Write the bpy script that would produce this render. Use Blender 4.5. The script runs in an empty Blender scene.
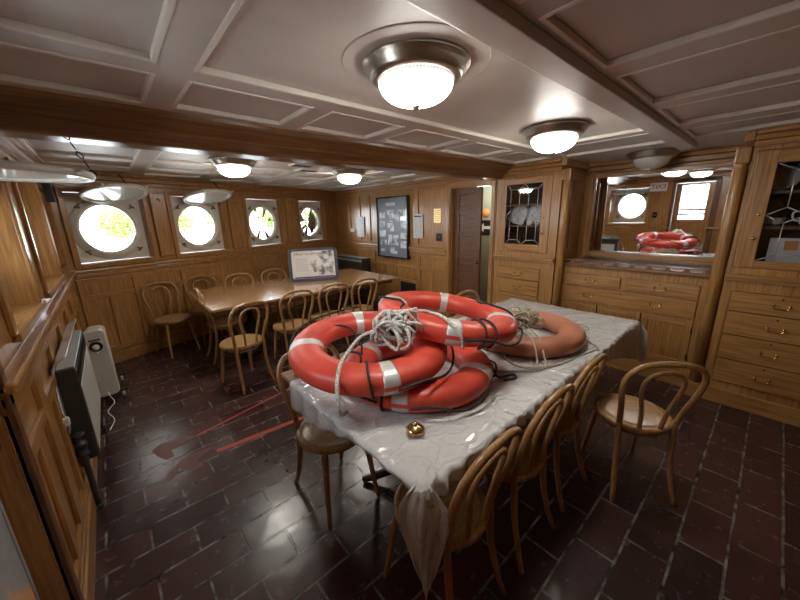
import bpy, bmesh, math, random
from mathutils import Vector, Matrix, noise
random.seed(7)
C = bpy.context.scene.collection
PI = math.pi

# ------------------------------------------------------------------ materials
MATS = {}
def newmat(name):
    m = bpy.data.materials.new(name); m.use_nodes = True
    nt = m.node_tree; b = nt.nodes['Principled BSDF']
    MATS[name] = m
    return m, nt, b
def plain(name, col, rough=.5, metal=0., coat=0., **kw):
    m, nt, b = newmat(name)
    b.inputs['Base Color'].default_value = (*col, 1)
    b.inputs['Roughness'].default_value = rough
    b.inputs['Metallic'].default_value = metal
    b.inputs['Coat Weight'].default_value = coat
    for k, v in kw.items():
        b.inputs[k.replace('_', ' ')].default_value = v
    return m
def ramp(nt, stops):
    r = nt.nodes.new('ShaderNodeValToRGB')
    e = r.color_ramp.elements
    while len(e) < len(stops): e.new(.5)
    for i, (p, c) in enumerate(stops):
        e[i].position = p; e[i].color = (*c, 1)
    return r
def coords(nt, scale, kind='Object'):
    tc = nt.nodes.new('ShaderNodeTexCoord'); mp = nt.nodes.new('ShaderNodeMapping')
    mp.inputs['Scale'].default_value = scale
    nt.links.new(tc.outputs[kind], mp.inputs['Vector'])
    return mp
def wood(name, axis, c0, c1, rough=.33, coat=.25, dens=1.0, contrast=1.):
    m, nt, b = newmat(name)
    s = [22 * dens] * 3; s[axis] = 1.5
    mp = coords(nt, s)
    n = nt.nodes.new('ShaderNodeTexNoise'); n.inputs['Scale'].default_value = 1.6
    n.inputs['Detail'].default_value = 6; n.inputs['Distortion'].default_value = 1.3
    nt.links.new(mp.outputs[0], n.inputs['Vector'])
    s2 = [90 * dens] * 3; s2[axis] = 3
    mp2 = coords(nt, s2)
    n2 = nt.nodes.new('ShaderNodeTexNoise'); n2.inputs['Scale'].default_value = 1.
    n2.inputs['Detail'].default_value = 3
    nt.links.new(mp2.outputs[0], n2.inputs['Vector'])
    mix = nt.nodes.new('ShaderNodeMath'); mix.operation = 'MULTIPLY_ADD'
    mix.inputs[1].default_value = .45; nt.links.new(n2.outputs['Fac'], mix.inputs[0])
    mu = nt.nodes.new('ShaderNodeMath'); mu.operation = 'MULTIPLY'; mu.inputs[1].default_value = .62
    nt.links.new(n.outputs['Fac'], mu.inputs[0]); nt.links.new(mu.outputs[0], mix.inputs[2])
    mid = [(a + b_) / 2 for a, b_ in zip(c0, c1)]
    r = ramp(nt, [(.36, c0), (.52, mid), (.68, c1)])
    nt.links.new(mix.outputs[0], r.inputs[0]); nt.links.new(r.outputs[0], b.inputs['Base Color'])
    bp = nt.nodes.new('ShaderNodeBump'); bp.inputs['Strength'].default_value = .12; bp.inputs['Distance'].default_value = .004
    nt.links.new(mix.outputs[0], bp.inputs['Height']); nt.links.new(bp.outputs[0], b.inputs['Normal'])
    b.inputs['Roughness'].default_value = rough; b.inputs['Coat Weight'].default_value = coat
    b.inputs['Coat Roughness'].default_value = .18
    return m
OD, OL = (.24, .100, .028), (.50, .255, .080)
for ax, nm in enumerate('xyz'):
    wood('oak_' + nm, ax, OD, OL)
    wood('walnut_' + nm, ax, (.070, .026, .009), (.20, .085, .030), rough=.45, coat=.05)
    wood('beamwood_' + nm, ax, (.11, .046, .016), (.25, .115, .040), rough=.28)
wood('bentwood', 2, (.25, .12, .04), (.50, .28, .105), rough=.3, coat=.4, dens=1.2)
wood('seatwood', 0, (.30, .165, .065), (.50, .30, .13), rough=.36, coat=.28, dens=1.)
wood('tabletop', 0, (.34, .18, .075), (.54, .32, .15), rough=.2, coat=1.)
MATS['tabletop'].node_tree.nodes['Principled BSDF'].inputs['Coat Roughness'].default_value = .10
paint, nt, b = newmat('ceiling_paint')
b.inputs['Roughness'].default_value = .42
mp = coords(nt, (1, 1, 1)); n = nt.nodes.new('ShaderNodeTexNoise'); n.inputs['Scale'].default_value = 2.2; n.inputs['Detail'].default_value = 5
nt.links.new(mp.outputs[0], n.inputs['Vector'])
r = ramp(nt, [(.3, (.52, .47, .43)), (.7, (.62, .575, .53))]); nt.links.new(n.outputs['Fac'], r.inputs[0]); nt.links.new(r.outputs[0], b.inputs['Base Color'])
n2 = nt.nodes.new('ShaderNodeTexNoise'); n2.inputs['Scale'].default_value = 45; nt.links.new(mp.outputs[0], n2.inputs['Vector'])
bp = nt.nodes.new('ShaderNodeBump'); bp.inputs['Strength'].default_value = .12; bp.inputs['Distance'].default_value = .004
nt.links.new(n2.outputs['Fac'], bp.inputs['Height']); nt.links.new(bp.outputs[0], b.inputs['Normal'])
plain('trim_paint', (.74, .69, .62), .4)
plain('plate_paint', (.80, .77, .68), .4)
plain('cover_paint', (.70, .69, .64), .35)
plain('bronze', (.22, .19, .15), .4, .8)
plain('nickel', (.42, .38, .33), .28, .95)
plain('brass', (.75, .55, .22), .2, 1.)
plain('chrome', (.7, .7, .7), .2, 1.)
plain('dark_iron', (.03, .03, .032), .5, .4)
plain('black', (.012, .012, .013), .5)
plain('black_gloss', (.02, .02, .022), .2)
plain('white', (.8, .8, .78), .5)
plain('paper', (.78, .78, .76), .6)
plain('china', (.92, .93, .95), .15, coat=.5)
plain('ink', (.05, .05, .05), .6)
plain('red_ink', (.22, .01, .01), .6)
plain('lead', (.55, .55, .53), .35, .6)
plain('mirror', (.88, .9, .9), .015, 1.)
plain('alu', (.72, .73, .75), .38, .7)
plain('slate', (.055, .06, .075), .45)
plain('grey_board', (.20, .235, .29), .3, coat=1.)
MATS['grey_board'].node_tree.nodes['Principled BSDF'].inputs['Coat Roughness'].default_value = .02
plain('heater_dark', (.065, .062, .052), .35, .3)
plain('heater_grey', (.50, .49, .46), .45)
plain('heater_front', (.62, .60, .55), .4)
plain('tape_red', (.50, .085, .05), .4)
plain('reflective', (.62, .62, .60), .38, .25)
plain('band_red', (.70, .07, .05), .5)
plain('purple', (.12, .06, .30), .5)
plain('corridor', (.32, .34, .27), .5)
plain('orange_print', (.75, .32, .10), .5)
plain('grey_print', (.42, .42, .42), .5)
plain('brass_plate', (.85, .62, .25), .35, .6)
plain('pool', (.55, .72, .80), .25)
plain('asphalt', (.42, .42, .40), .9)
plain('bark', (.10, .08, .06), .9)
plain('leaf', (.22, .34, .05), .6)
plain('curtain', (.55, .52, .46), .8)
# glass
m, nt, b = newmat('glass')
for nd in list(nt.nodes):
    if nd.type != 'OUTPUT_MATERIAL': nt.nodes.remove(nd)
out = [x for x in nt.nodes if x.type == 'OUTPUT_MATERIAL'][0]
tr = nt.nodes.new('ShaderNodeBsdfTransparent'); gl = nt.nodes.new('ShaderNodeBsdfGlossy'); gl.inputs['Roughness'].default_value = .03
fr = nt.nodes.new('ShaderNodeFresnel'); fr.inputs['IOR'].default_value = 1.5; mx = nt.nodes.new('ShaderNodeMixShader')
nt.links.new(fr.outputs[0], mx.inputs[0]); nt.links.new(tr.outputs[0], mx.inputs[1]); nt.links.new(gl.outputs[0], mx.inputs[2]); nt.links.new(mx.outputs[0], out.inputs[0])
# lamp glass
def lampmat(name, col, st):
    m, nt, b = newmat(name)
    b.inputs['Base Color'].default_value = (.9, .88, .82, 1); b.inputs['Roughness'].default_value = .2
    b.inputs['Emission Color'].default_value = (*col, 1); b.inputs['Emission Strength'].default_value = st
lampmat('lamp_on', (1., .95, .86), 1.)
nt = MATS['lamp_on'].node_tree; b = nt.nodes['Principled BSDF']
g_ = nt.nodes.new('ShaderNodeTexCoord'); sx = nt.nodes.new('ShaderNodeSeparateXYZ'); nt.links.new(g_.outputs['Object'], sx.inputs[0])
mr = nt.nodes.new('ShaderNodeMapRange'); mr.inputs['From Min'].default_value = -.050; mr.inputs['From Max'].default_value = -.100; mr.inputs['To Min'].default_value = .30; mr.inputs['To Max'].default_value = 19
mr.interpolation_type = 'SMOOTHERSTEP'
nt.links.new(sx.outputs['Z'], mr.inputs['Value'])
at_ = nt.nodes.new('ShaderNodeMath'); at_.operation = 'ARCTAN2'; nt.links.new(sx.outputs['Y'], at_.inputs[0]); nt.links.new(sx.outputs['X'], at_.inputs[1])
ml = nt.nodes.new('ShaderNodeMath'); ml.operation = 'MULTIPLY'; ml.inputs[1].default_value = 72; nt.links.new(at_.outputs[0], ml.inputs[0])
cs = nt.nodes.new('ShaderNodeMath'); cs.operation = 'COSINE'; nt.links.new(ml.outputs[0], cs.inputs[0])
m2 = nt.nodes.new('ShaderNodeMath'); m2.operation = 'MULTIPLY_ADD'; m2.inputs[1].default_value = .45; m2.inputs[2].default_value = .8; nt.links.new(cs.outputs[0], m2.inputs[0])
m3 = nt.nodes.new('ShaderNodeMath'); m3.operation = 'MULTIPLY'; nt.links.new(m2.outputs[0], m3.inputs[0]); nt.links.new(mr.outputs[0], m3.inputs[1]); nt.links.new(m3.outputs[0], b.inputs['Emission Strength'])
plain('lamp_off', (.62, .60, .54), .25, coat=.4)
# life ring foams
def foam(name, c0, c1, rough=.42):
    m, nt, b = newmat(name)
    mp = coords(nt, (1, 1, 1)); n = nt.nodes.new('ShaderNodeTexNoise'); n.inputs['Scale'].default_value = 9; n.inputs['Detail'].default_value = 7
    nt.links.new(mp.outputs[0], n.inputs['Vector'])
    r = ramp(nt, [(.35, c0), (.65, c1)]); nt.links.new(n.outputs['Fac'], r.inputs[0]); nt.links.new(r.outputs[0], b.inputs['Base Color'])
    b.inputs['Roughness'].default_value = rough
    n2 = nt.nodes.new('ShaderNodeTexNoise'); n2.inputs['Scale'].default_value = 38; nt.links.new(mp.outputs[0], n2.inputs['Vector'])
    bp = nt.nodes.new('ShaderNodeBump'); bp.inputs['Strength'].default_value = .15; bp.inputs['Distance'].default_value = .004
    nt.links.new(n2.outputs['Fac'], bp.inputs['Height']); nt.links.new(bp.outputs[0], b.inputs['Normal'])
foam('ring_red', (.56, .055, .032), (.70, .090, .055), .42)
foam('ring_orange', (.33, .11, .055), (.48, .185, .105), .5)
def rope(name, c0, c1, sc):
    m, nt, b = newmat(name)
    mp = coords(nt, (1, 1, 1)); n = nt.nodes.new('ShaderNodeTexVoronoi'); n.inputs['Scale'].default_value = sc
    nt.links.new(mp.outputs[0], n.inputs['Vector'])
    r = ramp(nt, [(.15, c1), (.75, c0)]); nt.links.new(n.outputs['Distance'], r.inputs[0]); nt.links.new(r.outputs[0], b.inputs['Base Color'])
    b.inputs['Roughness'].default_value = .8
    bp = nt.nodes.new('ShaderNodeBump'); bp.inputs['Strength'].default_value = .6; bp.inputs['Distance'].default_value = .004; bp.invert = True
    nt.links.new(n.outputs['Distance'], bp.inputs['Height']); nt.links.new(bp.outputs[0], b.inputs['Normal'])
rope('rope_white', (.38, .36, .33), (.78, .75, .70), 110)
rope('rope_black', (.008, .008, .010), (.05, .05, .055), 150)
rope('rope_beige', (.35, .31, .23), (.62, .56, .44), 140)
# plastic cloth
m, nt, b = newmat('plastic_cloth')
b.inputs['Base Color'].default_value = (.80, .80, .79, 1); b.inputs['Roughness'].default_value = .26
b.inputs['Coat Weight'].default_value = 1.; b.inputs['Coat Roughness'].default_value = .07
b.inputs['Subsurface Weight'].default_value = 0
mp = coords(nt, (1, 1.5, 1)); n = nt.nodes.new('ShaderNodeTexNoise'); n.inputs['Scale'].default_value = 5; n.inputs['Detail'].default_value = 2
vm = nt.nodes.new('ShaderNodeVectorMath'); vm.operation = 'MULTIPLY_ADD'; vm.inputs[1].default_value = (.34, .34, .34)
nt.links.new(mp.outputs[0], n.inputs['Vector']); nt.links.new(n.outputs['Color'], vm.inputs[0]); nt.links.new(mp.outputs[0], vm.inputs[2])
v1 = nt.nodes.new('ShaderNodeTexVoronoi'); v1.feature = 'DISTANCE_TO_EDGE'; v1.inputs['Scale'].default_value = 4.8; nt.links.new(vm.outputs[0], v1.inputs['Vector'])
v2 = nt.nodes.new('ShaderNodeTexVoronoi'); v2.feature = 'F1'; v2.inputs['Scale'].default_value = 19; nt.links.new(vm.outputs[0], v2.inputs['Vector'])
c1 = nt.nodes.new('ShaderNodeMath'); c1.operation = 'MINIMUM'; c1.inputs[1].default_value = .06; nt.links.new(v1.outputs['Distance'], c1.inputs[0])
c2 = nt.nodes.new('ShaderNodeMath'); c2.operation = 'MULTIPLY_ADD'; c2.inputs[1].default_value = .13; nt.links.new(v2.outputs['Distance'], c2.inputs[0]); nt.links.new(c1.outputs[0], c2.inputs[2])
bp = nt.nodes.new('ShaderNodeBump'); bp.inputs['Strength'].default_value = 1.; bp.inputs['Distance'].default_value = .04; bp.invert = True
nt.links.new(c2.outputs[0], bp.inputs['Height']); nt.links.new(bp.outputs[0], b.inputs['Normal']); nt.links.new(bp.outputs[0], b.inputs['Coat Normal'])
to_ = [x for x in nt.nodes if x.type == 'OUTPUT_MATERIAL'][0]; tl = nt.nodes.new('ShaderNodeBsdfTranslucent'); tl.inputs['Color'].default_value = (.80, .79, .77, 1)
mx = nt.nodes.new('ShaderNodeMixShader'); mx.inputs[0].default_value = .22; nt.links.new(b.outputs[0], mx.inputs[1]); nt.links.new(tl.outputs[0], mx.inputs[2]); nt.links.new(mx.outputs[0], to_.inputs[0])
# paver floor
m, nt, b = newmat('pavers')
mp = coords(nt, (1, 1, 1)); mp.inputs['Location'].default_value = (.1, .1, 0)
br = nt.nodes.new('ShaderNodeTexBrick'); br.offset = .5; br.squash = 1.
br.inputs['Scale'].default_value = 1.; br.inputs['Brick Width'].default_value = .37; br.inputs['Row Height'].default_value = .18
br.inputs['Mortar Size'].default_value = .007; br.inputs['Mortar Smooth'].default_value = .3; br.inputs['Bias'].default_value = 0
br.inputs['Color1'].default_value = (.038, .019, .021, 1); br.inputs['Color2'].default_value = (.092, .038, .036, 1); 
nm_ = nt.nodes.new('ShaderNodeTexNoise'); nm_.inputs['Scale'].default_value = 11; nm_.inputs['Detail'].default_value = 5; nt.links.new(mp.outputs[0], nm_.inputs['Vector'])
rm_ = ramp(nt, [(.36, (.012, .009, .010)), (.46, (.12, .11, .11)), (.62, (.30, .28, .27))]); nt.links.new(nm_.outputs['Fac'], rm_.inputs[0]); nt.links.new(rm_.outputs[0], br.inputs['Mortar'])
nz = nt.nodes.new('ShaderNodeTexNoise'); nz.inputs['Scale'].default_value = 5; nz.inputs['Detail'].default_value = 3
vm = nt.nodes.new('ShaderNodeVectorMath'); vm.operation = 'MULTIPLY_ADD'; vm.inputs[1].default_value = (.012, .012, 0)
nt.links.new(mp.outputs[0], nz.inputs['Vector']); nt.links.new(nz.outputs['Color'], vm.inputs[0]); nt.links.new(mp.outputs[0], vm.inputs[2])
nt.links.new(vm.outputs[0], br.inputs['Vector'])
n = nt.nodes.new('ShaderNodeTexNoise'); n.inputs['Scale'].default_value = 14; n.inputs['Detail'].default_value = 8; n.inputs['Roughness'].default_value = .65
nt.links.new(mp.outputs[0], n.inputs['Vector'])
r = ramp(nt, [(.3, (.94, .94, .94)), (.62, (1.0, 1.0, 1.0)), (.8, (1.08, 1.06, 1.05))]); nt.links.new(n.outputs['Fac'], r.inputs[0])
mc = nt.nodes.new('ShaderNodeMix'); mc.data_type = 'RGBA'; mc.blend_type = 'MULTIPLY'; mc.inputs[0].default_value = 1
nt.links.new(br.outputs['Color'], mc.inputs[6]); nt.links.new(r.outputs[0], mc.inputs[7])
nt.links.new(mc.outputs[2], b.inputs['Base Color'])
rr = nt.nodes.new('ShaderNodeMapRange'); rr.inputs['From Min'].default_value = .3; rr.inputs['From Max'].default_value = .75
rr.inputs['To Min'].default_value = .19; rr.inputs['To Max'].default_value = .31
b.inputs['Specular IOR Level'].default_value = .75
nt.links.new(n.outputs['Fac'], rr.inputs['Value']); nt.links.new(rr.outputs[0], b.inputs['Roughness'])
bp = nt.nodes.new('ShaderNodeBump'); bp.inputs['Strength'].default_value = .9; bp.inputs['Distance'].default_value = .006; bp.invert = True
nt.links.new(br.outputs['Fac'], bp.inputs['Height'])
n3 = nt.nodes.new('ShaderNodeTexNoise'); n3.inputs['Scale'].default_value = 8; n3.inputs['Detail'].default_value = 2
nt.links.new(mp.outputs[0], n3.inputs['Vector'])
bp2 = nt.nodes.new('ShaderNodeBump'); bp2.inputs['Strength'].default_value = .22; bp2.inputs['Distance'].default_value = .012
nt.links.new(n3.outputs['Fac'], bp2.inputs['Height']); nt.links.new(bp.outputs[0], bp2.inputs['Normal']); nt.links.new(bp2.outputs[0], b.inputs['Normal'])
# printed matter
def printed(name, base, dark, sx, sz, axis='y', thr=.5):
    """rows of small dark marks as on a printed sheet"""
    m, nt, b = newmat(name)
    mp = coords(nt, (1, 1, 1))
    w = nt.nodes.new('ShaderNodeTexWave'); w.bands_direction = 'Z'; w.inputs['Scale'].default_value = sz; w.inputs['Distortion'].default_value = 0
    nt.links.new(mp.outputs[0], w.inputs['Vector'])
    n = nt.nodes.new('ShaderNodeTexNoise'); n.inputs['Scale'].default_value = sx; nt.links.new(mp.outputs[0], n.inputs['Vector'])
    mm = nt.nodes.new('ShaderNodeMath'); mm.operation = 'MULTIPLY'; nt.links.new(w.outputs['Fac'], mm.inputs[0]); nt.links.new(n.outputs['Fac'], mm.inputs[1])
    r = ramp(nt, [(.30, base), (.42, dark)]); nt.links.new(mm.outputs[0], r.inputs[0]); nt.links.new(r.outputs[0], b.inputs['Base Color'])
    b.inputs['Roughness'].default_value = .5
printed('print_text', (.74, .74, .72), (.25, .25, .26), 60, 20)
def blotch(name, cols, sc, rough=.35):
    m, nt, b = newmat(name)
    mp = coords(nt, (1, 1, 1)); n = nt.nodes.new('ShaderNodeTexNoise'); n.inputs['Scale'].default_value = sc; n.inputs['Detail'].default_value = 4
    nt.links.new(mp.outputs[0], n.inputs['Vector'])
    st = [(.36 + .3 * i / (len(cols) - 1), c) for i, c in enumerate(cols)]
    r = ramp(nt, st); nt.links.new(n.outputs['Fac'], r.inputs[0]); nt.links.new(r.outputs[0], b.inputs['Base Color'])
    b.inputs['Roughness'].default_value = rough
blotch('photo_bw', [(.16, .17, .19), (.42, .44, .47), (.78, .80, .83), (.55, .57, .60)], 10)
blotch('photo_sepia', [(.12, .11, .11), (.45, .42, .40), (.75, .72, .68), (.68, .62, .55)], 11)
blotch('chart', [(.78, .42, .18), (.74, .42, .20), (.40, .40, .41), (.40, .40, .41), (.34, .34, .36), (.42, .42, .43)], 3.2, .4)
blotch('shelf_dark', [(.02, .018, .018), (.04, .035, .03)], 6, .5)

def M(*names): return [MATS[n] for n in names]

# ------------------------------------------------------------------ mesh builder
class MB:
    def __init__(s): s.v = []; s.f = []; s.m = []; s.sm = []
    def add(s, vs, fs, mi=0, smooth=False):
        o = len(s.v); s.v += [tuple(v) for v in vs]
        for f in fs: s.f.append([i + o for i in f]); s.m.append(mi); s.sm.append(smooth)
    def box(s, x0, x1, y0, y1, z0, z1, mi=0, bev=0.):
        if x0 > x1: x0, x1 = x1, x0
        if y0 > y1: y0, y1 = y1, y0
        if z0 > z1: z0, z1 = z1, z0
        b = min(bev, (x1 - x0) * .45, (y1 - y0) * .45, (z1 - z0) * .45)
        if b <= 0:
            vs = [(x, y, z) for z in (z0, z1) for y in (y0, y1) for x in (x0, x1)]
            s.add(vs, [(0, 2, 3, 1), (4, 5, 7, 6), (0, 1, 5, 4), (2, 6, 7, 3), (0, 4, 6, 2), (1, 3, 7, 5)], mi); return s
        bm = bmesh.new(); bmesh.ops.create_cube(bm, size=1)
        for v in bm.verts:
            v.co = Vector(((x0 + x1) / 2 + v.co.x * (x1 - x0), (y0 + y1) / 2 + v.co.y * (y1 - y0), (z0 + z1) / 2 + v.co.z * (z1 - z0)))
        bmesh.ops.bevel(bm, geom=bm.edges[:] , offset=b, segments=2, affect='EDGES', profile=.6)
        s.frombm(bm, mi); return s
    def frombm(s, bm, mi=0, smooth=False, mat=None):
        bm.verts.index_update()
        vs = [(mat @ v.co if mat else v.co.copy()) for v in bm.verts]
        s.add(vs, [[v.index for v in f.verts] for f in bm.faces], mi, smooth); bm.free()
    def fbox(s, o, u, n, u0, u1, z0, z1, n0, n1, mi=0, bev=0.):
        """box in a wall frame: o origin, u along, n towards the room"""
        t = MB(); t.box(u0, u1, n0, n1, z0, z1, 0, bev)
        vs = [(o[0] + u[0] * a + n[0] * b_, o[1] + u[1] * a + n[1] * b_, o[2] + c) for a, b_, c in t.v]
        s.add(vs, t.f, mi); return s
    def tube(s, pts, r, mi=0, seg=8, closed=False, caps=True, sub=0, flat=1.):
        pts = [Vector(p) for p in pts]
        rs = r if isinstance(r, (list, tuple)) else [r] * len(pts)
        if sub: pts, rs = spline(pts, rs, sub, closed)
        n = len(pts); T = []
        for i in range(n):
            a = pts[(i - 1) % n] if (closed or i > 0) else pts[i]; b_ = pts[(i + 1) % n] if (closed or i < n - 1) else pts[i]
            t = (b_ - a); t = t.normalized() if t.length > 1e-9 else Vector((0, 0, 1)); T.append(t)
        up = Vector((0, 0, 1)) if abs(T[0].z) < .9 else Vector((1, 0, 0))
        N = (up - T[0] * up.dot(T[0])).normalized(); vs = []
        for i in range(n):
            if i: 
                N = (N - T[i] * N.dot(T[i])); N = N.normalized() if N.length > 1e-6 else T[i].orthogonal().normalized()
            B = T[i].cross(N)
            for j in range(seg):
                a = 2 * PI * j / seg
                vs.append(pts[i] + (N * math.cos(a) * flat + B * math.sin(a)) * rs[i])
        fs = []
        for i in range(n if closed else n - 1):
            k = (i + 1) % n
            for j in range(seg):
                fs.append((i * seg + j, i * seg + (j + 1) % seg, k * seg + (j + 1) % seg, k * seg + j))
        if caps and not closed:
            fs.append(tuple(range(seg))[::-1]); fs.append(tuple((n - 1) * seg + j for j in range(seg)))
        s.add(vs, fs, mi, True); return s
    def lathe(s, prof, c=(0, 0, 0), seg=32, mi=0, axis=None, smooth=True, rib=0., nrib=0, caps=True):
        """profile of (r, h); axis = Matrix 3x3 whose z is the lathe axis"""
        vs = []; c = Vector(c)
        for r, h in prof:
            for j in range(seg):
                a = 2 * PI * j / seg; rr = r
                if rib and nrib: rr = r * (1 + rib * math.cos(nrib * a))
                p = Vector((rr * math.cos(a), rr * math.sin(a), h))
                if axis: p = axis @ p
                vs.append(c + p)
        fs = []
        for i in range(len(prof) - 1):
            ra, rb = prof[i][0] < 1e-5, prof[i + 1][0] < 1e-5
            if ra and rb: continue
            for j in range(seg):
                p, q, r_, t_ = i * seg + j, i * seg + (j + 1) % seg, (i + 1) * seg + (j + 1) % seg, (i + 1) * seg + j
                if ra: fs.append((i * seg, r_, t_))
                elif rb: fs.append((p, q, (i + 1) * seg))
                else: fs.append((p, q, r_, t_))
        if caps and prof[0][0] > 1e-5: fs.append(tuple(range(seg))[::-1])
        if caps and prof[-1][0] > 1e-5: fs.append(tuple((len(prof) - 1) * seg + j for j in range(seg)))
        s.add(vs, fs, mi, smooth); return s
    def prism(s, poly, axis, a0, a1, mi=0, smooth=False):
        """extrude a 2D polygon; axis 0: poly=(y,z) along x; 1: poly=(x,z) along y; 2: poly=(x,y) along z"""
        def pt(p, a):
            return (a, p[0], p[1]) if axis == 0 else ((p[0], a, p[1]) if axis == 1 else (p[0], p[1], a))
        n = len(poly); vs = [pt(p, a0) for p in poly] + [pt(p, a1) for p in poly]
        fs = [(i, (i + 1) % n, n + (i + 1) % n, n + i) for i in range(n)] + [tuple(range(n))[::-1], tuple(range(n, 2 * n))]
        s.add(vs, fs, mi, smooth); return s
    def build(s, name, mats, parent=None, at=None):
        me = bpy.data.meshes.new(name)
        off = Vector((0, 0, 0))
        if at is not None: off = Vector(at)
        if parent is not None:
            off = wloc(parent)
        me.from_pydata([Vector(v) - off for v in s.v], [], s.f)
        for m in mats: me.materials.append(m)
        for p, mi, sm in zip(me.polygons, s.m, s.sm): p.material_index = mi; p.use_smooth = sm
        bm = bmesh.new(); bm.from_mesh(me)
        bmesh.ops.delete(bm, geom=[v for v in bm.verts if not v.link_faces], context='VERTS')
        bmesh.ops.recalc_face_normals(bm, faces=bm.faces[:]); bm.to_mesh(me); bm.free()
        o = bpy.data.objects.new(name, me); C.objects.link(o)
        if parent is not None: o.parent = parent
        else: o.location = off
        return o
WL = {}
def wloc(o):
    v = Vector((0, 0, 0))
    while o is not None: v = v + o.location; o = o.parent
    return v
def spline(pts, rs, sub, closed):
    n = len(pts); P = []; Rr = []
    m = n if closed else n - 1
    for i in range(m):
        p0 = pts[(i - 1) % n] if (closed or i > 0) else pts[0] * 2 - pts[1]
        p1 = pts[i]; p2 = pts[(i + 1) % n]
        p3 = pts[(i + 2) % n] if (closed or i + 2 < n) else p2 * 2 - p1
        for k in range(sub):
            t = k / sub
            P.append(.5 * ((2 * p1) + (p2 - p0) * t + (2 * p0 - 5 * p1 + 4 * p2 - p3) * t * t + (3 * p1 - p0 - 3 * p2 + p3) * t ** 3))
            Rr.append(rs[i] * (1 - t) + rs[(i + 1) % n] * t)
    if not closed: P.append(pts[-1]); Rr.append(rs[-1])
    return P, Rr
def tag(o, label=None, cat=None, group=None, kind=None):
    if label: o['label'] = label
    if cat: o['category'] = cat
    if group: o['group'] = group
    if kind: o['kind'] = kind
    return o
def thing(name, loc, label, cat, group=None, rz=0):
    o = bpy.data.objects.new(name, None); C.objects.link(o); o.location = loc; o.rotation_euler = (0, 0, rz)
    o.empty_display_size = .1
    return tag(o, label, cat, group)
def struct(mb, name, mats, parent=None, label=None):
    o = mb.build(name, mats, parent)
    if parent is None: o['kind'] = 'structure'
    if label: o['label'] = label
    return o
def children(o): return [c for c in bpy.data.objects if c.parent is o]
def copy_tree(o, parent=None):
    c = o.copy(); C.objects.link(c)
    if parent is not None: c.parent = parent
    for ch in children(o): copy_tree(ch, c)
    return c
def text_mb(mb, body, size, mat, mi=0, thick=.001, align='CENTER'):
    cu = bpy.data.curves.new('t', 'FONT'); cu.body = body; cu.size = size; cu.align_x = align; cu.align_y = 'CENTER'; cu.extrude = thick; cu.resolution_u = 3
    ob = bpy.data.objects.new('t', cu); C.objects.link(ob)
    dg = bpy.context.evaluated_depsgraph_get(); me = bpy.data.meshes.new_from_object(ob.evaluated_get(dg))
    mb.add([mat @ v.co for v in me.vertices], [list(p.vertices) for p in me.polygons], mi)
    bpy.data.objects.remove(ob); bpy.data.curves.remove(cu); bpy.data.meshes.remove(me)

OAK = M('oak_x', 'oak_y', 'oak_z')   # indices 0,1,2 = grain direction
CZ = 2.215      # ceiling height
XL = -.36      # left wall face
XR = 3.9       # right wall face
# porthole wall frame
PO = Vector((-.36, 5.09, 0)); PU = Vector((4.26, 1.51, 0)).normalized(); PN = Vector((PU.y, -PU.x, 0))
PLEN = 4.52

# ------------------------------------------------------------------ setting: floor, ceiling
mb = MB(); mb.prism([(-.80, -1.7), (5.6, -1.7), (5.6, 7.5), (3.95, 6.85), (-.80, 5.2)], 2, -.08, 0)
struct(mb, 'floor', M('pavers'), label='dark purplish brown clay paver floor')
mb = MB()
mb.prism([(-.80, -1.7), (5.6, -1.7), (5.6, 7.5), (3.95, 6.95), (-.80, 5.3)], 2, CZ, CZ + .08)
struct(mb, 'ceiling', M('ceiling_paint'), label='painted panelled ceiling')
# raised flat stiles with moulding strips round each sunk panel
def sunk_panels(cells, bounds, zt, depth=.020, strip=.018):
    """fills bounds with a slab of thickness depth except the cells (x0,x1,y0,y1)"""
    mb = MB(); X = sorted({bounds[0], bounds[1]} | {c[0] for c in cells} | {c[1] for c in cells})
    Y = sorted({bounds[2], bounds[3]} | {c[2] for c in cells} | {c[3] for c in cells})
    for i in range(len(X) - 1):
        for j in range(len(Y) - 1):
            cx, cy = (X[i] + X[i + 1]) / 2, (Y[j] + Y[j + 1]) / 2
            if any(c[0] < cx < c[1] and c[2] < cy < c[3] for c in cells): continue
            mb.box(X[i], X[i + 1], Y[j], Y[j + 1], zt - depth, zt + .001, 0)
    for x0, x1, y0, y1 in cells:
        e = strip; zb = zt - depth - .004
        for bx in ((x0, x0 + e, y0, y1), (x1 - e, x1, y0, y1), (x0 + e, x1 - e, y0, y0 + e), (x0 + e, x1 - e, y1 - e, y1)):
            mb.box(*bx, zb, zt, 1, .004)
    return mb
cells = []
xs = [(-.36, .27), (.38, .97), (1.08, 1.63), (1.74, 2.32), (2.43, 3.05), (3.16, 3.8)]
for a, b_ in xs: cells.append((a, b_, 1.77, 2.22))                 # row beside the oak beam
cells += [(-.36, .26, .76, 1.65), (.38, 3.16, .76, 1.65), (3.28, 3.86, .76, 1.65)]
nx = [(-.36, .22), (.32, 1.0), (1.11, 1.69), (1.83, 2.44), (2.58, 3.17), (3.36, 3.8)]
for a, b_ in nx: cells.append((a, b_, -.55, .60))
for a, b_ in nx: cells.append((a, b_, -1.5, -.66))
KS = .942
cells = [tuple(v * KS for v in c) for c in cells]
struct(sunk_panels(cells, (-.5, 4.45, -1.6, 2.30), CZ), 'trim_1', M('ceiling_paint', 'trim_paint'), label='painted ceiling stiles and mouldings forward of the beam')
mb = MB(); mb.box(-.5, 3.95, .62 * KS, .74 * KS, CZ - .060, CZ - .0195, 0, .006)
struct(mb, 'trim_2', M('ceiling_paint'), label='deep painted ceiling rib')
cells = []
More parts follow.
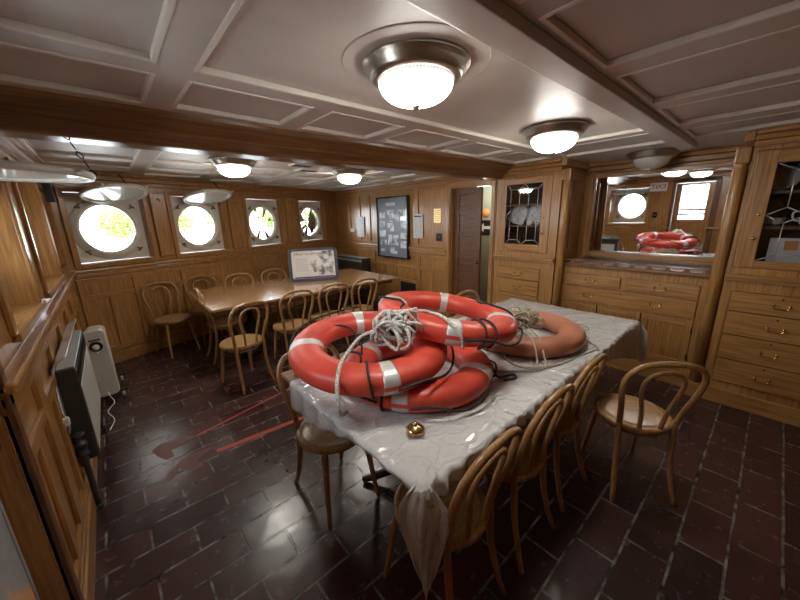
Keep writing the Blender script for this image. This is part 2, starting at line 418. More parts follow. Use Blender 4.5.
for a, b_ in [(-.30, .33), (.45, 1.08), (1.20, 1.83), (1.95, 2.58), (2.70, 3.33), (3.42, 3.82)]:
    for c, d in [(2.66, 3.10), (3.20, 3.95), (4.06, 4.55)]: cells.append((a, b_, c, d))
    ym = PO.y + (max(a, PO.x) - PO.x) * PU.y / PU.x
    if ym - .28 > 4.75: cells.append((a, b_, 4.64, ym - .28))
struct(sunk_panels(cells, (-.5, 3.95, 2.56, 6.9), CZ, .020), 'trim_3', M('ceiling_paint', 'trim_paint'), label='painted ceiling stiles and mouldings beyond the beam')
# oak beam
mb = MB()
prof = [(2.155, 2.20), (2.16, 2.178), (2.20, 2.172), (2.23, 2.158), (2.245, 2.154), (2.285, 2.12), (2.31, 2.114), (2.36, 2.085), (2.375, 2.068), (2.40, 2.064), (2.55, 2.064), (2.575, 2.08), (2.58, 2.12), (2.60, 2.13), (2.62, 2.20)]
mb.prism(prof, 0, -.48, 3.88, 0)
struct(mb, 'trim_4', M('beamwood_x'), label='varnished oak ceiling beam')

# ------------------------------------------------------------------ wall panel helper
def wall_slab(mb, o, u, n, L, z0, z1, holes, t0, t1, mi):
    """rectangular-holed slab between depth t0..t1; holes (u0,u1,z0,z1)"""
    U = sorted({0, L} | {h[0] for h in holes} | {h[1] for h in holes}); Z = sorted({z0, z1} | {h[2] for h in holes} | {h[3] for h in holes})
    for i in range(len(U) - 1):
        for j in range(len(Z) - 1):
            cu, cz = (U[i] + U[i + 1]) / 2, (Z[j] + Z[j + 1]) / 2
            if any(h[0] < cu < h[1] and h[2] < cz < h[3] for h in holes): continue
            mb.fbox(o, u, n, U[i], U[i + 1], Z[j], Z[j + 1], t0, t1, mi)
def frame_panel(mb, o, u, n, u0, u1, z0, z1, face, sw=.06, depth=.018, gi=0, bead=True):
    """stiles and rails standing 'depth' proud of the sheet behind at 'face'"""
    mb.fbox(o, u, n, u0, u0 + sw, z0, z1, face, face + depth, 2, .003); mb.fbox(o, u, n, u1 - sw, u1, z0, z1, face, face + depth, 2, .003)
    mb.fbox(o, u, n, u0 + sw, u1 - sw, z0, z0 + sw, face, face + depth - .0008, gi, .003); mb.fbox(o, u, n, u0 + sw, u1 - sw, z1 - sw, z1, face, face + depth - .0008, gi, .003)

# ------------------------------------------------------------------ porthole wall
mb = MB()
wins = [.44, 1.48, 2.60, 3.74]; WR = .36; ZS, ZT = 1.215, 1.985
holes = [(c - WR, c + WR, ZS, ZT) for c in wins]
F = .08
wall_slab(mb, PO, PU, PN, PLEN, 0, CZ, holes, -.10, F, 2); mb.fbox(PO, PU, PN, -.42, 0, 0, CZ, -.10, F, 2)
for c in wins:    # moulded frame round each recess
    mb.fbox(PO, PU, PN, c - WR - .055, c - WR, ZS - .05, ZT + .05, F, F + .022, 2, .006); mb.fbox(PO, PU, PN, c + WR, c + WR + .055, ZS - .05, ZT + .05, F, F + .022, 2, .006)
    mb.fbox(PO, PU, PN, c - WR, c + WR, ZS - .05, ZS, F, F + .03, 0, .006); mb.fbox(PO, PU, PN, c - WR, c + WR, ZT, ZT + .05, F, F + .022, 0, .006)
for a, b_ in ((0, wins[0] - WR - .06), ):
    pass
for i in range(3):
    m_ = (wins[i] + wins[i + 1]) / 2; w_ = (wins[i + 1] - wins[i]) / 2 - WR - .075
    mb.fbox(PO, PU, PN, m_ - w_, m_ + w_, ZS, ZT + .02, F, F + .035, 2, .012)
# cornice, rails
mb.fbox(PO, PU, PN, 0, PLEN, 2.07, 2.115, F, F + .03, 0, .008); mb.fbox(PO, PU, PN, 0, PLEN, 2.115, 2.17, F, F + .055, 0, .012); mb.fbox(PO, PU, PN, 0, PLEN, 2.17, 2.20, F, F + .085, 0, .015)
mb.fbox(PO, PU, PN, 0, PLEN, 1.115, 1.15, F, F + .05, 0, .01); mb.fbox(PO, PU, PN, 0, PLEN, 1.06, 1.115, F, F + .03, 0, .012)
mb.fbox(PO, PU, PN, 0, PLEN, 0, .14, F, F + .035, 0, .01)
u = 0
while u < PLEN - .3:          # wainscot: a wide upper panel over two tall ones
    w_ = .565
    frame_panel(mb, PO, PU, PN, u, u + w_, .16, 1.05, F, .05)
    mb.fbox(PO, PU, PN, u + .05, u + w_ - .05, .80, .86, F, F + .017, 0, .003)
    mb.fbox(PO, PU, PN, u + w_ / 2 - .03, u + w_ / 2 + .03, .21, .80, F, F + .016, 2, .003)
    u += w_
struct(mb, 'wall_back', OAK, label='oak panelled wall with four portholes')

def disc_hole_plate(mb, to, r, half, zlo, zhi, t0, t1, seg=48, mi=0):
    """square plate with a round hole; 'to' maps (u, z, n) to world"""
    ring = []; sq = []
    for j in range(seg):
        a = 2 * PI * (j + .5) / seg; cx, cz = math.cos(a), math.sin(a)
        ring.append((r * cx, r * cz))
        k = min(half / abs(cx) if abs(cx) > 1e-6 else 9, (zhi if cz > 0 else -zlo) / abs(cz) if abs(cz) > 1e-6 else 9)
        sq.append((k * cx, k * cz))
    vs = [to(p[0], p[1], t) for t in (t0, t1) for p in ring] + [to(p[0], p[1], t) for t in (t0, t1) for p in sq]
    fs = []
    for j in range(seg):
        k = (j + 1) % seg
        fs += [(seg + j, seg + k, 3 * seg + k, 3 * seg + j), (j, k, 2 * seg + k, 2 * seg + j), (j, k, seg + k, seg + j)]
    # corners of the square
    for t, base in ((t0, 2 * seg), (t1, 3 * seg)):
        for j in range(seg):
            k = (j + 1) % seg; p, q = sq[j], sq[k]
            if abs(p[0] - q[0]) > 1e-4 and abs(p[1] - q[1]) > 1e-4:
                cxx = p[0] if abs(abs(p[0]) - half) < 1e-4 else q[0]; czz = p[1] if (abs(p[1] - zhi) < 1e-4 or abs(p[1] - zlo) < 1e-4) else q[1]
                vs.append(to(cxx, czz, t)); fs.append((base + j, base + k, len(vs) - 1))
    mb.add(vs, fs, mi)
def porthole(name, c, u, n, half, zlo, zhi, cover=None, rad=.275, hz=.02):
    """c centre on the wall plane, u along the wall, n into the room. Plate, ring, glass, dogs, hinged cover"""
    c = Vector(c); z = Vector((0, 0, 1))
    to = lambda a, h, d: c + u * a + z * h + n * d
    ax = Matrix((u, z, n)).transposed()
    root = thing(name, c, None, None); root['kind'] = 'structure'
    mb = MB(); disc_hole_plate(mb, to, rad + .015, half, zlo, zhi, -.03, -.012); mb.build('plate', M('plate_paint'), root)
    mb = MB()
    prof = [(rad - .006, -.05), (rad - .006, .012), (rad + .01, .02), (rad + .03, .02), (rad + .035, .006), (rad + .075, .004), (rad + .08, -.012), (rad + .05, -.02)]
    mb.lathe(prof, c, 48, 0, ax, caps=False); 
    for k in range(16):
        a = 2 * PI * (k + .5) / 16; p = to(math.cos(a) * (rad + .057), math.sin(a) * (rad + .057), .004); mb.lathe([(.006, 0), (.006, .004), (0, .006)], p, 8, 0, ax)
    mb.build('ring', M('plate_paint'), root)
    if not cover:
        pass
    mb = MB(); mb.lathe([(0, -.04), (rad, -.04)], c, 40, 0, ax); mb.build('pane', M('glass'), root)
    for k in (0, 1, 2, 3):
        a = PI / 4 + PI / 2 * k; d = MB(); e = u * math.cos(a) + z * math.sin(a); f = u * -math.sin(a) + z * math.cos(a)
        p = c + e * (rad + .06) + n * .012
        d.tube([p, p + n * .02, p + n * .028 + e * .03], [.009, .010, .007], 0, 8)
        d.tube([p + e * .03 + n * .02 - f * .03, p + e * .022 + n * .03, p + e * .03 + n * .02 + f * .03], [.010, .013, .010], 0, 8)
        d.box(0, 0, 0, 0, 0, 0) if False else None
        d.build('dog', M('bronze'), root)
    if cover:
        hp = c + z * (rad + hz) + n * .03         # hinge line
        d = cover                                    # direction the cover points to
        cc = hp + d * (rad + .05); nn = u.cross(d).normalized(); 
        if nn.z > 0: nn = -nn
        ax2 = Matrix((u, d, nn)).transposed()
        mb = MB(); mb.lathe([(rad - .02, -.012), (rad + .022, -.016), (rad + .032, 0), (rad + .022, .018), (rad - .012, .014), (rad - .02, -.012)], cc, 48, 0, ax2, caps=False)
        for s_ in (-1, 1):
            mb.tube([hp + u * .07 * s_, hp + u * .07 * s_ + d * .05], .012, 0, 8)
            for a in (.9, 2.2): 
                q = cc + (u * math.cos(a) * s_ + d * math.sin(a)) * (rad + .035); mb.tube([q, q + (q - cc).normalized() * .03], .011, 0, 8)
        cv = mb.build('hinged_frame', M('cover_paint'), root)
        mb = MB(); mb.lathe([(rad - .015, -.004), (rad - .015, .004)], cc, 40, 0, ax2, False)
        mb.build('hinged_pane', M('cover_glass'), cv)
        tip = cc + d * (rad + .03); top = Vector((tip.x, tip.y + .0, CZ - .04)) - d * .12
        mb = MB(); n_ = 7
        for k in range(n_):
            p = tip.lerp(top, k / n_); q = tip.lerp(top, (k + .8) / n_); w = (u if k % 2 else d) * .011; mid = (p + q) / 2
            mb.tube([p, mid + w, q, mid - w], .0028, 0, 6, closed=True, sub=4)
        mb.tube([top - z * .01, top + z * .005], [.012, .004], 0, 8)
        mb.build('chain', M('dark_iron'), root)
    return root
plain('cover_glass', (.74, .78, .70), .25, 0, coat=.6)  # opaque pale base: daylight behind the glass is put into its colour
k = MATS['cover_glass'].node_tree.nodes['Principled BSDF']; k.inputs['Transmission Weight'].default_value = .0
for i, c in enumerate(wins):
    p = PO + PU * c + Vector((0, 0, 1.585)); cov = None
    if i < 2: cov = (PN * math.cos(.26) + Vector((0, 0, 1)) * math.sin(.26)).normalized()
    porthole('window_%d' % (i + 1), p, PU, PN, WR - .002, ZS - 1.585 + .002, ZT - 1.585 - .002, cov)

# ------------------------------------------------------------------ left wall
LO = Vector((XL, -1.6, 0)); LU = Vector((0, 1, 0)); LN = Vector((1, 0, 0)); LLEN = 5.2 + 1.6
mb = MB()
def ly(y): return y + 1.6
recs = [(2.03, 2.75), (3.12, 4.10)]
dr0, dr1 = .96, 1.57
holes = [(ly(a), ly(b_), 1.22, 1.99) for a, b_ in recs] + [(ly(dr0), ly(dr1), 0, 2.03)]
W0 = -.36
wall_slab(mb, LO, LU, LN, LLEN, 0, CZ, holes + [(ly(4.35), ly(4.95), 1.24, 1.97)], -.04, 0, 2)
wall_slab(mb, LO, LU, LN, LLEN, 0, CZ, holes, W0, -.04, 2)
for a, b_, c, d in holes[:2]:
    mb.fbox(LO, LU, LN, a - .05, a, c - .03, d + .05, 0, .018, 2, .005); mb.fbox(LO, LU, LN, b_, b_ + .05, c - .03, d + .05, 0, .018, 2, .005)
    mb.fbox(LO, LU, LN, a - .05, b_ + .05, c - .035, c, 0, .03, 1, .006); mb.fbox(LO, LU, LN, a, b_, d, d + .05, 0, .018, 1, .005)
segs = [(0, ly(dr0)), (ly(dr1), LLEN)]
for a, b_ in segs:
    mb.fbox(LO, LU, LN, a, b_, 1.115, 1.15, 0, .055, 1, .01); mb.fbox(LO, LU, LN, a, b_, 1.06, 1.115, 0, .03, 1, .012)
    mb.fbox(LO, LU, LN, a, b_, 0, .13, 0, .03, 1, .01)
    mb.fbox(LO, LU, LN, a, b_, .13, .16, 0, .02, 1, .008)
    n_ = max(1, round((b_ - a) / .52)); w_ = (b_ - a) / n_
    for i in range(n_):
        u = a + i * w_
        frame_panel(mb, LO, LU, LN, u, u + w_, .17, 1.05, 0, .05, gi=1)
        mb.fbox(LO, LU, LN, u + .05, u + w_ - .05, .80, .86, 0, .017, 1, .003)
        mb.fbox(LO, LU, LN, u + w_ / 2 - .03, u + w_ / 2 + .03, .22, .80, 0, .016, 2, .003)
mb.fbox(LO, LU, LN, 0, LLEN, 2.07, 2.115, 0, .03, 1, .008); mb.fbox(LO, LU, LN, 0, LLEN, 2.115, 2.17, 0, .055, 1, .012); mb.fbox(LO, LU, LN, 0, LLEN, 2.17, 2.20, 0, .085, 1, .015)
struct(mb, 'wall_left', OAK, label='oak panelled wall at the left')
porthole('window_5', (XL - .28, 2.39, 1.60), LU, LN, .358, 1.222 - 1.60, 1.988 - 1.60, Vector((1, .0, -.02)).normalized(), hz=.02)
porthole('window_6', (XL - .28, 3.61, 1.60), LU, LN, .488, 1.222 - 1.60, 1.988 - 1.60)
# door in the left wall with a window
root = thing('door_1', (XL - .08, (dr0 + dr1) / 2, 0), None, None); root['kind'] = 'structure'
mb = MB(); X0, X1 = XL - .10, XL - .06
dz0, dz1 = 1.30, 1.98; dy0, dy1 = dr0 + .10, dr1 - .10
for bx in ((dr0 + .003, dy0, 0.01, 2.025), (dy1, dr1 - .003, .01, 2.025)): mb.box(X0, X1, bx[0], bx[1], bx[2], bx[3], 2, .003)
mb.box(X0, X1, dy0, dy1, .01, .14, 1, .003); mb.box(X0, X1, dy0, dy1, 1.20, dz0, 1, .003); mb.box(X0, X1, dy0, dy1, dz1, 2.025, 1, .003)
mb.box(X0 + .012, X1 - .012, dy0, dy1, .14, 1.2, 2); mb.box(X0, X1, dy0, dy1, .62, .70, 1, .003)
mb.build('door_leaf', OAK, root)
mb = MB(); mb.box(X0 + .016, X0 + .020, dy0, dy1, dz0, dz1); mb.build('pane', M('glass'), root)
for zb_ in (1.38, 1.47): mb = MB(); mb.box(X0 - .02, X0 - .002, dy0, dy1, zb_, zb_ + .045, 0, .003); mb.build('window_bar', M('walnut_y'), root)
mb = MB(); mb.box(XL, XL + .03, dr0 - .09, dr0, 0, 2.12, 2, .006); mb.box(XL, XL + .03, dr1, dr1 + .05, 0, 2.12, 2, .006); mb.box(XL, XL + .03, dr0, dr1, 2.03, 2.12, 1, .006)
mb.build('door_casing', M('walnut_x', 'walnut_y', 'walnut_z'), root)
mb = MB(); mb.lathe([(.0, .055), (.022, .05), (.026, .035), (.012, .02), (.012, 0), (.03, 0)][::-1], (X1, dr1 - .06, .98), 16, 0, Matrix.Rotation(PI / 2, 3, 'Y')); mb.build('door_knob', M('brass'), root)
# chart pinned on that door
root = thing('chart_sheet', (X1, 1.20, .55), 'orange and grey printed chart fixed low on the left door', 'chart')
mb = MB(); mb.box(X1, X1 + .006, 1.0, 1.515, .22, .79, 0, .001); mb.build('sheet', M('chart'), root)
mb = MB()
for bx in ((.985, 1.0, .205, .805), (1.515, 1.53, .205, .805)): mb.box(X1, X1 + .010, bx[0], bx[1], bx[2], bx[3])
mb.box(X1, X1 + .010, 1.0, 1.515, .205, .22); mb.box(X1, X1 + .010, 1.0, 1.515, .79, .805); mb.build('border', M('grey_print'), root)
# ------------------------------------------------------------------ near wall, behind the camera
mb = MB(); BO = Vector((-.5, -1.6, 0)); BU = Vector((1, 0, 0)); BN = Vector((0, 1, 0))
wall_slab(mb, BO, BU, BN, 5.0, 0, CZ, [], -.1, 0, 2)
for i in range(8): frame_panel(mb, BO, BU, BN, .14 + i * .53, .14 + (i + 1) * .53, .16, 1.05, 0, .05); frame_panel(mb, BO, BU, BN, .14 + i * .53, .14 + (i + 1) * .53, 1.16, 2.1, 0, .05)
mb.fbox(BO, BU, BN, 0, 5, 1.08, 1.14, 0, .04, 0, .01); mb.fbox(BO, BU, BN, 0, 5, 0, .14, 0, .03, 0, .01)
struct(mb, 'wall_near', OAK, label='oak panelled wall')

# ------------------------------------------------------------------ poster wall (x = 3.9, y 2.44 .. 6.6)
RO = Vector((XR, 2.40, 0)); RU = Vector((0, 1, 0)); RN = Vector((-1, 0, 0)); RL = 4.4
def ry(y): return y - 2.40
mb = MB(); D0, D1 = 2.56, 3.25
wall_slab(mb, RO, RU, RN, RL, 0, CZ, [(ry(D0), ry(D1), 0, 2.03)], -.12, 0, 2)
s0 = ry(3.33)
mb.fbox(RO, RU, RN, s0, RL, 1.10, 1.14, 0, .045, 1, .01); mb.fbox(RO, RU, RN, s0, RL, 1.04, 1.10, 0, .025, 1, .01)
mb.fbox(RO, RU, RN, s0, RL, 0, .14, 0, .03, 1, .01)
mb.fbox(RO, RU, RN, 0, RL, 2.09, 2.15, 0, .03, 1, .008); mb.fbox(RO, RU, RN, 0, RL, 2.15, 2.20, 0, .07, 1, .015)
ub = [3.33, 3.98, 4.30, 5.30, 5.62, 5.98, 6.50]
for a, b_ in zip(ub[:-1], ub[1:]): frame_panel(mb, RO, RU, RN, ry(a), ry(b_), 1.15, 2.08, 0, .04, gi=1)
y = 3.33
while y < 6.4:
    frame_panel(mb, RO, RU, RN, ry(y), ry(y + .62), .15, 1.03, 0, .045, gi=1)
    mb.fbox(RO, RU, RN, ry(y) + .045, ry(y) + .575, .76, .81, 0, .017, 1, .003); mb.fbox(RO, RU, RN, ry(y) + .285, ry(y) + .335, .195, .76, 0, .016, 2, .003)
    y += .62
struct(mb, 'wall_right', OAK, label='oak panelled wall with the display board and doorway')
root = thing('door_2', (XR, (D0 + D1) / 2, 0), None, None); root['kind'] = 'structure'
mb = MB()
for a, b_ in ((D0 - .075, D0), (D1, D1 + .075)): mb.box(XR - .03, XR, a, b_, 0, 2.10, 2, .006); mb.box(XR - .042, XR - .03, a + .015, b_ - .015, 0, 2.095, 2, .005)
mb.box(XR - .03, XR, D0, D1, 2.03, 2.10, 1, .006); mb.box(XR - .06, XR, D0 - .09, D1 + .09, 2.10, 2.14, 1, .008)
mb.box(XR, XR + .12, D0, D0 + .012, 0, 2.03, 2); mb.box(XR, XR + .12, D1 - .012, D1, 0, 2.03, 2); mb.box(XR, XR + .12, D0 + .012, D1 - .012, 2.018, 2.03, 1)
mb.build('door_casing', OAK, root)
mb = MB(); a, b_ = 2.77, D1 - .014; X0, X1 = XR + .05, XR + .09
mb.box(X0, X1, a, a + .09, .01, 2.015, 2, .003); mb.box(X0, X1, b_ - .09, b_, .01, 2.015, 2, .003)
zz = [.01, .14, .42, .50, .80, .88, 1.12, 1.20, 1.44, 1.52, 1.76, 1.84, 2.015]
rz = [(.01, .12), (.38, .45), (.70, .77), (1.02, 1.09), (1.34, 1.41), (1.66, 1.73), (1.93, 2.015)]
for q in rz: mb.box(X0, X1, a + .09, b_ - .09, q[0], q[1], 1, .003)
mb.box(X0 + .012, X1 - .012, a + .09, b_ - .09, .1, 1.95, 1)
dl = mb.build('door_leaf', M('walnut_x', 'walnut_y', 'walnut_z'), root); dl['label'] = 'dark stained door leaf with six sunk panels'
mb = MB(); mb.lathe([(.028, 0), (.012, .003), (.012, .02), (.026, .035), (.022, .05), (0, .055)], (X0, a + .045, .98), 16, 0, Matrix.Rotation(-PI / 2, 3, 'Y')); mb.build('door_knob', M('bronze'), dl)
# corridor beyond
mb = MB(); mb.box(5.0, 5.08, 2.0, 4.6, 0, CZ, 0); mb.box(4.02, 5.0, 4.5, 4.6, 0, CZ, 0); mb.box(4.45, 5.0, 2.0, 2.1, 0, CZ, 0)
struct(mb, 'wall_corridor', M('corridor'), label='grey green corridor wall beyond the doorway')
root = thing('direction_sign', (5.0, 3.40, 1.47), 'black plaque with a white left-pointing arrow seen through the doorway', 'sign')
mb = MB(); mb.box(4.99, 5.0, 3.16, 3.56, 1.30, 1.55, 0, .001); mb.build('plaque', M('black'), root)
mb = MB(); mb.prism([(3.52, 1.425), (3.43, 1.50), (3.43, 1.45), (3.20, 1.45), (3.20, 1.40), (3.43, 1.40), (3.43, 1.35)], 0, 4.986, 4.9895); mb.build('arrow', M('white'), root)
mb = MB(); mb.lathe([(0, .012), (.07, .01), (.075, 0)][::-1], (5.0, 3.40, 1.67), 24, 0, Matrix.Rotation(-PI / 2, 3, 'Y'))
o = mb.build('round_sign', M('orange_print'), at=None); tag(o, 'round orange disc sign above the arrow plaque in the corridor', 'sign')
bpy.context.view_layer.update()
for o_ in (o,): 
    # keep origin near the object
    off = Vector((5.0, 3.40, 1.67)); o_.data.transform(Matrix.Translation(-off)); o_.location = off

# ------------------------------------------------------------------ right wall behind the furniture
mb = MB(); WO = Vector((4.46, -1.6, 0))
wall_slab(mb, WO, RU, RN, 4.02, 0, CZ, [], -.1, 0, 2)
mb.fbox(WO, RU, RN, ly(.26), ly(1.62), 2.10, 2.15, 0, .06, 1, .01); mb.fbox(WO, RU, RN, ly(.26), ly(1.62), 2.15, 2.20, 0, .10, 1, .02)
mb.fbox(WO, RU, RN, ly(.26), ly(1.62), 2.06, 2.10, 0, .035, 1, .01)
struct(mb, 'wall_alcove', OAK, label='oak wall behind the sideboard and cabinets')

# ------------------------------------------------------------------ furniture helpers (fronts facing -x)
def drawer(root, x, y0, y1, z0, z1, label=None, handles=1, lock=True):
    g = .004; mb = MB(); mb.box(x - .014, x + .02, y0 + g, y1 - g, z0 + g, z1 - g, 1, .004)
    d = mb.build('drawer', OAK, root)
    ys = [(y0 + y1) / 2] if handles == 1 else [y0 + (y1 - y0) * .25, y1 - (y1 - y0) * .25]
    zc = (z0 + z1) / 2
    for yc in ys: bail(d, x - .014, yc, zc)
    if lock:
        mb = MB(); mb.lathe([(0, .003), (.006, .003), (.007, 0)][::-1], (x - .014, (y0 + y1) / 2, z1 - .028), 12, 0, Matrix.Rotation(-PI / 2, 3, 'Y')); mb.build('keyhole', M('dark_iron'), d)
    return d
def bail(d, x, yc, zc, w=.042):
    mb = MB()
    for s_ in (-1, 1):
        mb.lathe([(.011, 0), (.008, .004), (.005, .008), (.005, .016), (.009, .02), (.007, .026), (0, .028)], (x, yc + s_ * w, zc + .006), 12, 0, Matrix.Rotation(-PI / 2, 3, 'Y'))
    mb.tube([(x - .018, yc - w, zc + .006), (x - .022, yc - w * .95, zc - .012), (x - .022, yc - w * .6, zc - .024), (x - .022, yc, zc - .018), (x - .022, yc + w * .6, zc - .024), (x - .022, yc + w * .95, zc - .012), (x - .018, yc + w, zc + .006)], .0038, 0, 8, sub=3)
    mb.build('handle', M('brass'), d)
def leaded(root, x, y0, y1, z0, z1, cols=4):
    """leaded light: elongated hexagons with kinked cames"""
    mb = MB(); mb.box(x - .002, x + .002, y0, y1, z0, z1); mb.build('pane', M('glass'), root)
    mb = MB(); w = (y1 - y0) / cols; H_ = z1 - z0; r = .004
    zA, zB, zC, zD = z0 + H_ * .07, z0 + H_ * .40, z0 + H_ * .56, z0 + H_ * .92
    for i in range(cols):
        yc = y0 + w * (i + .5)
        mb.tube([(x, yc, zA), (x, yc, zB)], r, 0, 6); mb.tube([(x, yc, zC), (x, yc, zD)], r, 0, 6)
        zm = (zB + zC) / 2
        for s_ in (-1, 1):
            mb.tube([(x, yc, zB), (x, yc + s_ * w / 2, zm)], r, 0, 6); mb.tube([(x, yc, zC), (x, yc + s_ * w / 2, zm)], r, 0, 6)
        nb = 1 if i % 2 == 0 else -1
        if i % 2 == 0:
            if i + 1 < cols:
                ym = yc + w / 2
                mb.tube([(x, yc, zD), (x, ym, z1)], r, 0, 6) if False else None
                mb.tube([(x, yc, zD), (x, yc + w, zD)], r, 0, 6); mb.tube([(x, yc, zA), (x, yc + w, zA)], r, 0, 6)
            mb.tube([(x, yc, zD), (x, yc - w / 2, z1)], r, 0, 6); mb.tube([(x, yc, zA), (x, yc - w / 2, z0)], r, 0, 6)
        else:
            mb.tube([(x, yc, zD), (x, yc + w / 2, z1)], r, 0, 6); mb.tube([(x, yc, zA), (x, yc + w / 2, z0)], r, 0, 6)
    mb.build('lead_cames', M('lead'), root)
def glazed_cabinet(name, x, y0, y1, dy0, dy1, g, drw, label, cols, crown_to, shelves, knob_side):
    """x front face; body y0..y1; glazed door dy0..dy1 (opening g = y0,y1,z0,z1); drw = (y0, y1, [z breaks])"""
    root = thing(name, ((x + 4.42) / 2, (y0 + y1) / 2, 0), label, 'cabinet')
    mb = MB(); B = 4.44; t = .03; zt = CZ - .04
    mb.box(x + t, B, y0, y0 + t, 0, zt, 2); mb.box(x + t, B, y1 - t, y1, 0, zt, 2); mb.box(B - .02, B, y0 + t, y1 - t, 0, zt, 2)
    mb.box(x + t, B - .02, y0 + t, y1 - t, 1.09, 1.11, 1); mb.box(x + t, B - .02, y0 + t, y1 - t, 2.05, 2.08, 1)
    # face frame with openings for door and drawer stack
    o = Vector((x + t, y0, 0)); 
    wall_slab(mb, o, RU, RN, y1 - y0, 0, zt, [(dy0 - y0, dy1 - y0, 1.19, 2.06), (drw[0] - y0, drw[1] - y0, drw[2][-1], drw[2][0])], 0, t, 2)
    mb.box(x - .02, x, y0, y1, 0, .14, 1, .006); mb.box(x - .03, x, y0, y1, 1.085, 1.105, 1, .006); mb.box(x - .045, x, y0, y1, 1.105, 1.14, 1, .01)
    mb.box(x - .03, x, y0, y1, 2.09, 2.13, 1, .008); mb.box(x - .06, x, y0, y1, 2.13, 2.17, 1, .012); mb.box(x - .09, x, y0, y1, 2.17, 2.20, 1, .012)
    # crown round the alcove side
    ya, yb = (y0 - .06, y0) if crown_to < 0 else (y1, y1 + .06)
    mb.box(x - .06, B - .06, ya, yb, 2.13, 2.20, 0, .012)
    # panels on the alcove side
    yy = y0 if crown_to < 0 else y1; s_ = -1 if crown_to < 0 else 1
    for xa in (x + .05, x + .32):
        mb.box(xa, xa + .05, yy, yy + s_ * .012, 1.2, 2.1, 2, .003)
    mb.box(x + .02, B - .05, yy, yy + s_ * .0115, 2.0, 2.09, 0, .003); mb.box(x + .02, B - .05, yy, yy + s_ * .0115, 1.16, 1.24, 0, .003)
    mb.build('carcass', OAK, root)
    zs = drw[2]
    for a, b_ in zip(zs[:-1], zs[1:]): drawer(root, x, drw[0], drw[1], b_, a)
    mb = MB(); gy0, gy1, gz0, gz1 = g
    X0, X1 = x - .006, x + .022
    e = .003
    mb.box(X0, X1, dy0 + e, gy0, 1.19 + e, 2.06 - e, 2, .004); mb.box(X0, X1, gy1, dy1 - e, 1.19 + e, 2.06 - e, 2, .004)
    mb.box(X0, X1, gy0, gy1, 1.19 + e, gz0, 1, .004); mb.box(X0, X1, gy0, gy1, gz1, 2.06 - e, 1, .004)
    d = mb.build('glazed_door', OAK, root); leaded(d, x + .008, gy0, gy1, gz0, gz1, cols)
    mb = MB(); yk = gy0 - .035 if knob_side < 0 else gy1 + .035
    mb.lathe([(.012, 0), (.006, .004), (.006, .014), (.013, .02), (.011, .028), (0, .031)], (X0, yk, 1.42), 14, 0, Matrix.Rotation(-PI / 2, 3, 'Y')); mb.build('knob', M('brass'), d)
    mb = MB(); mb.lathe([(0, .004), (.010, .004), (.012, 0)][::-1], (X0, yk, 1.60), 14, 0, Matrix.Rotation(-PI / 2, 3, 'Y')); mb.build('keyhole', M('brass'), d)
    for zsf in shelves:
        mb = MB(); mb.box(x + .06, B - .02, y0 + t, y1 - t, zsf - .01, zsf + .01, 1); mb.build('shelf', M('walnut_x', 'walnut_y', 'walnut_z'), root)
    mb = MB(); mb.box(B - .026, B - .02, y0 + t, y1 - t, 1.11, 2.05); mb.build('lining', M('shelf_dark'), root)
    return root
glazed_cabinet('corner_cabinet', 3.80, 1.64, 2.43, 1.735, 2.37, (1.84, 2.295, 1.285, 1.985), (1.80, 2.345, [1.00, .85, .66, .43, .18]),
               'tall oak cabinet with leaded glass door and drawers beside the doorway', 4, -1, (1.50, 1.75), -1)
glazed_cabinet('china_cabinet', 3.76, -.95, .225, -.40, .20, (-.32, .085, 1.25, 1.965), (-.40, .17, [1.0, .835, .635, .42, .205]),
               'large oak cabinet with leaded glass door and four drawers at the far right', 2, 1, (1.50, 1.76), 1)
# posts at the cabinet corners
def post(y, label, x=3.80, r=.042, zt=2.10):
    o = Vector((x, y, 0)); mb = MB()
    mb.lathe([(r, .14), (r, zt - .16), (r * .9, zt - .15), (r * .9, zt - .13), (r, zt - .12)], o, 20, 0)
    root = thing('corner_post', o, label, 'post', 'rounded oak posts either side of the sideboard'); mb.build('shaft', M('oak_z'), root)
    mb = MB(); mb.box(x - .05, x + .05, y - .046, y + .046, 0, .14, 0, .006); mb.build('base_block', M('oak_z'), root)
    mb = MB(); mb.box(x - .045, x + .05, y - .045, y + .045, zt - .12, zt, 0, .012); mb.build('cap_block', M('oak_z'), root)
post(1.588, 'rounded oak post between corner cabinet and sideboard', 3.82)
post(.275, 'rounded oak post between sideboard and china cabinet', 3.78)

# sideboard
root = thing('sideboard', (4.15, .95, 0), 'long oak sideboard with drawers and cupboard doors under the wall mirror', 'sideboard')
SX = 3.90; y0, y1 = .325, 1.635; B = 4.44
mb = MB()
mb.box(SX + .03, B, y0, y0 + .03, 0, 1.06, 2); mb.box(SX + .03, B, y1 - .03, y1, 0, 1.06, 2); mb.box(B - .02, B, y0 + .03, y1 - .03, 0, 1.06, 2); mb.box(SX + .03, B - .02, y0 + .03, y1 - .03, .1, .13, 1)
o = Vector((SX + .03, y0, 0))
wall_slab(mb, o, RU, RN, y1 - y0, 0, 1.06, [(.37 - y0, .945 - y0, .86, .985), (.985 - y0, 1.575 - y0, .86, .985), (.37 - y0, 1.575 - y0, .675, .845), (.37 - y0, 1.575 - y0, .2, .655)], 0, .03, 2)
mb.box(SX + .03, B - .02, y0 + .03, y1 - .03, .66, .67, 1)
mb.box(SX - .02, SX, y0, y1, 0, .14, 1, .006)
mb.build('carcass', OAK, root)
drawer(root, SX, .37, .945, .86, .985); drawer(root, SX, .985, 1.575, .86, .985); drawer(root, SX, .37, 1.575, .675, .845, handles=2)
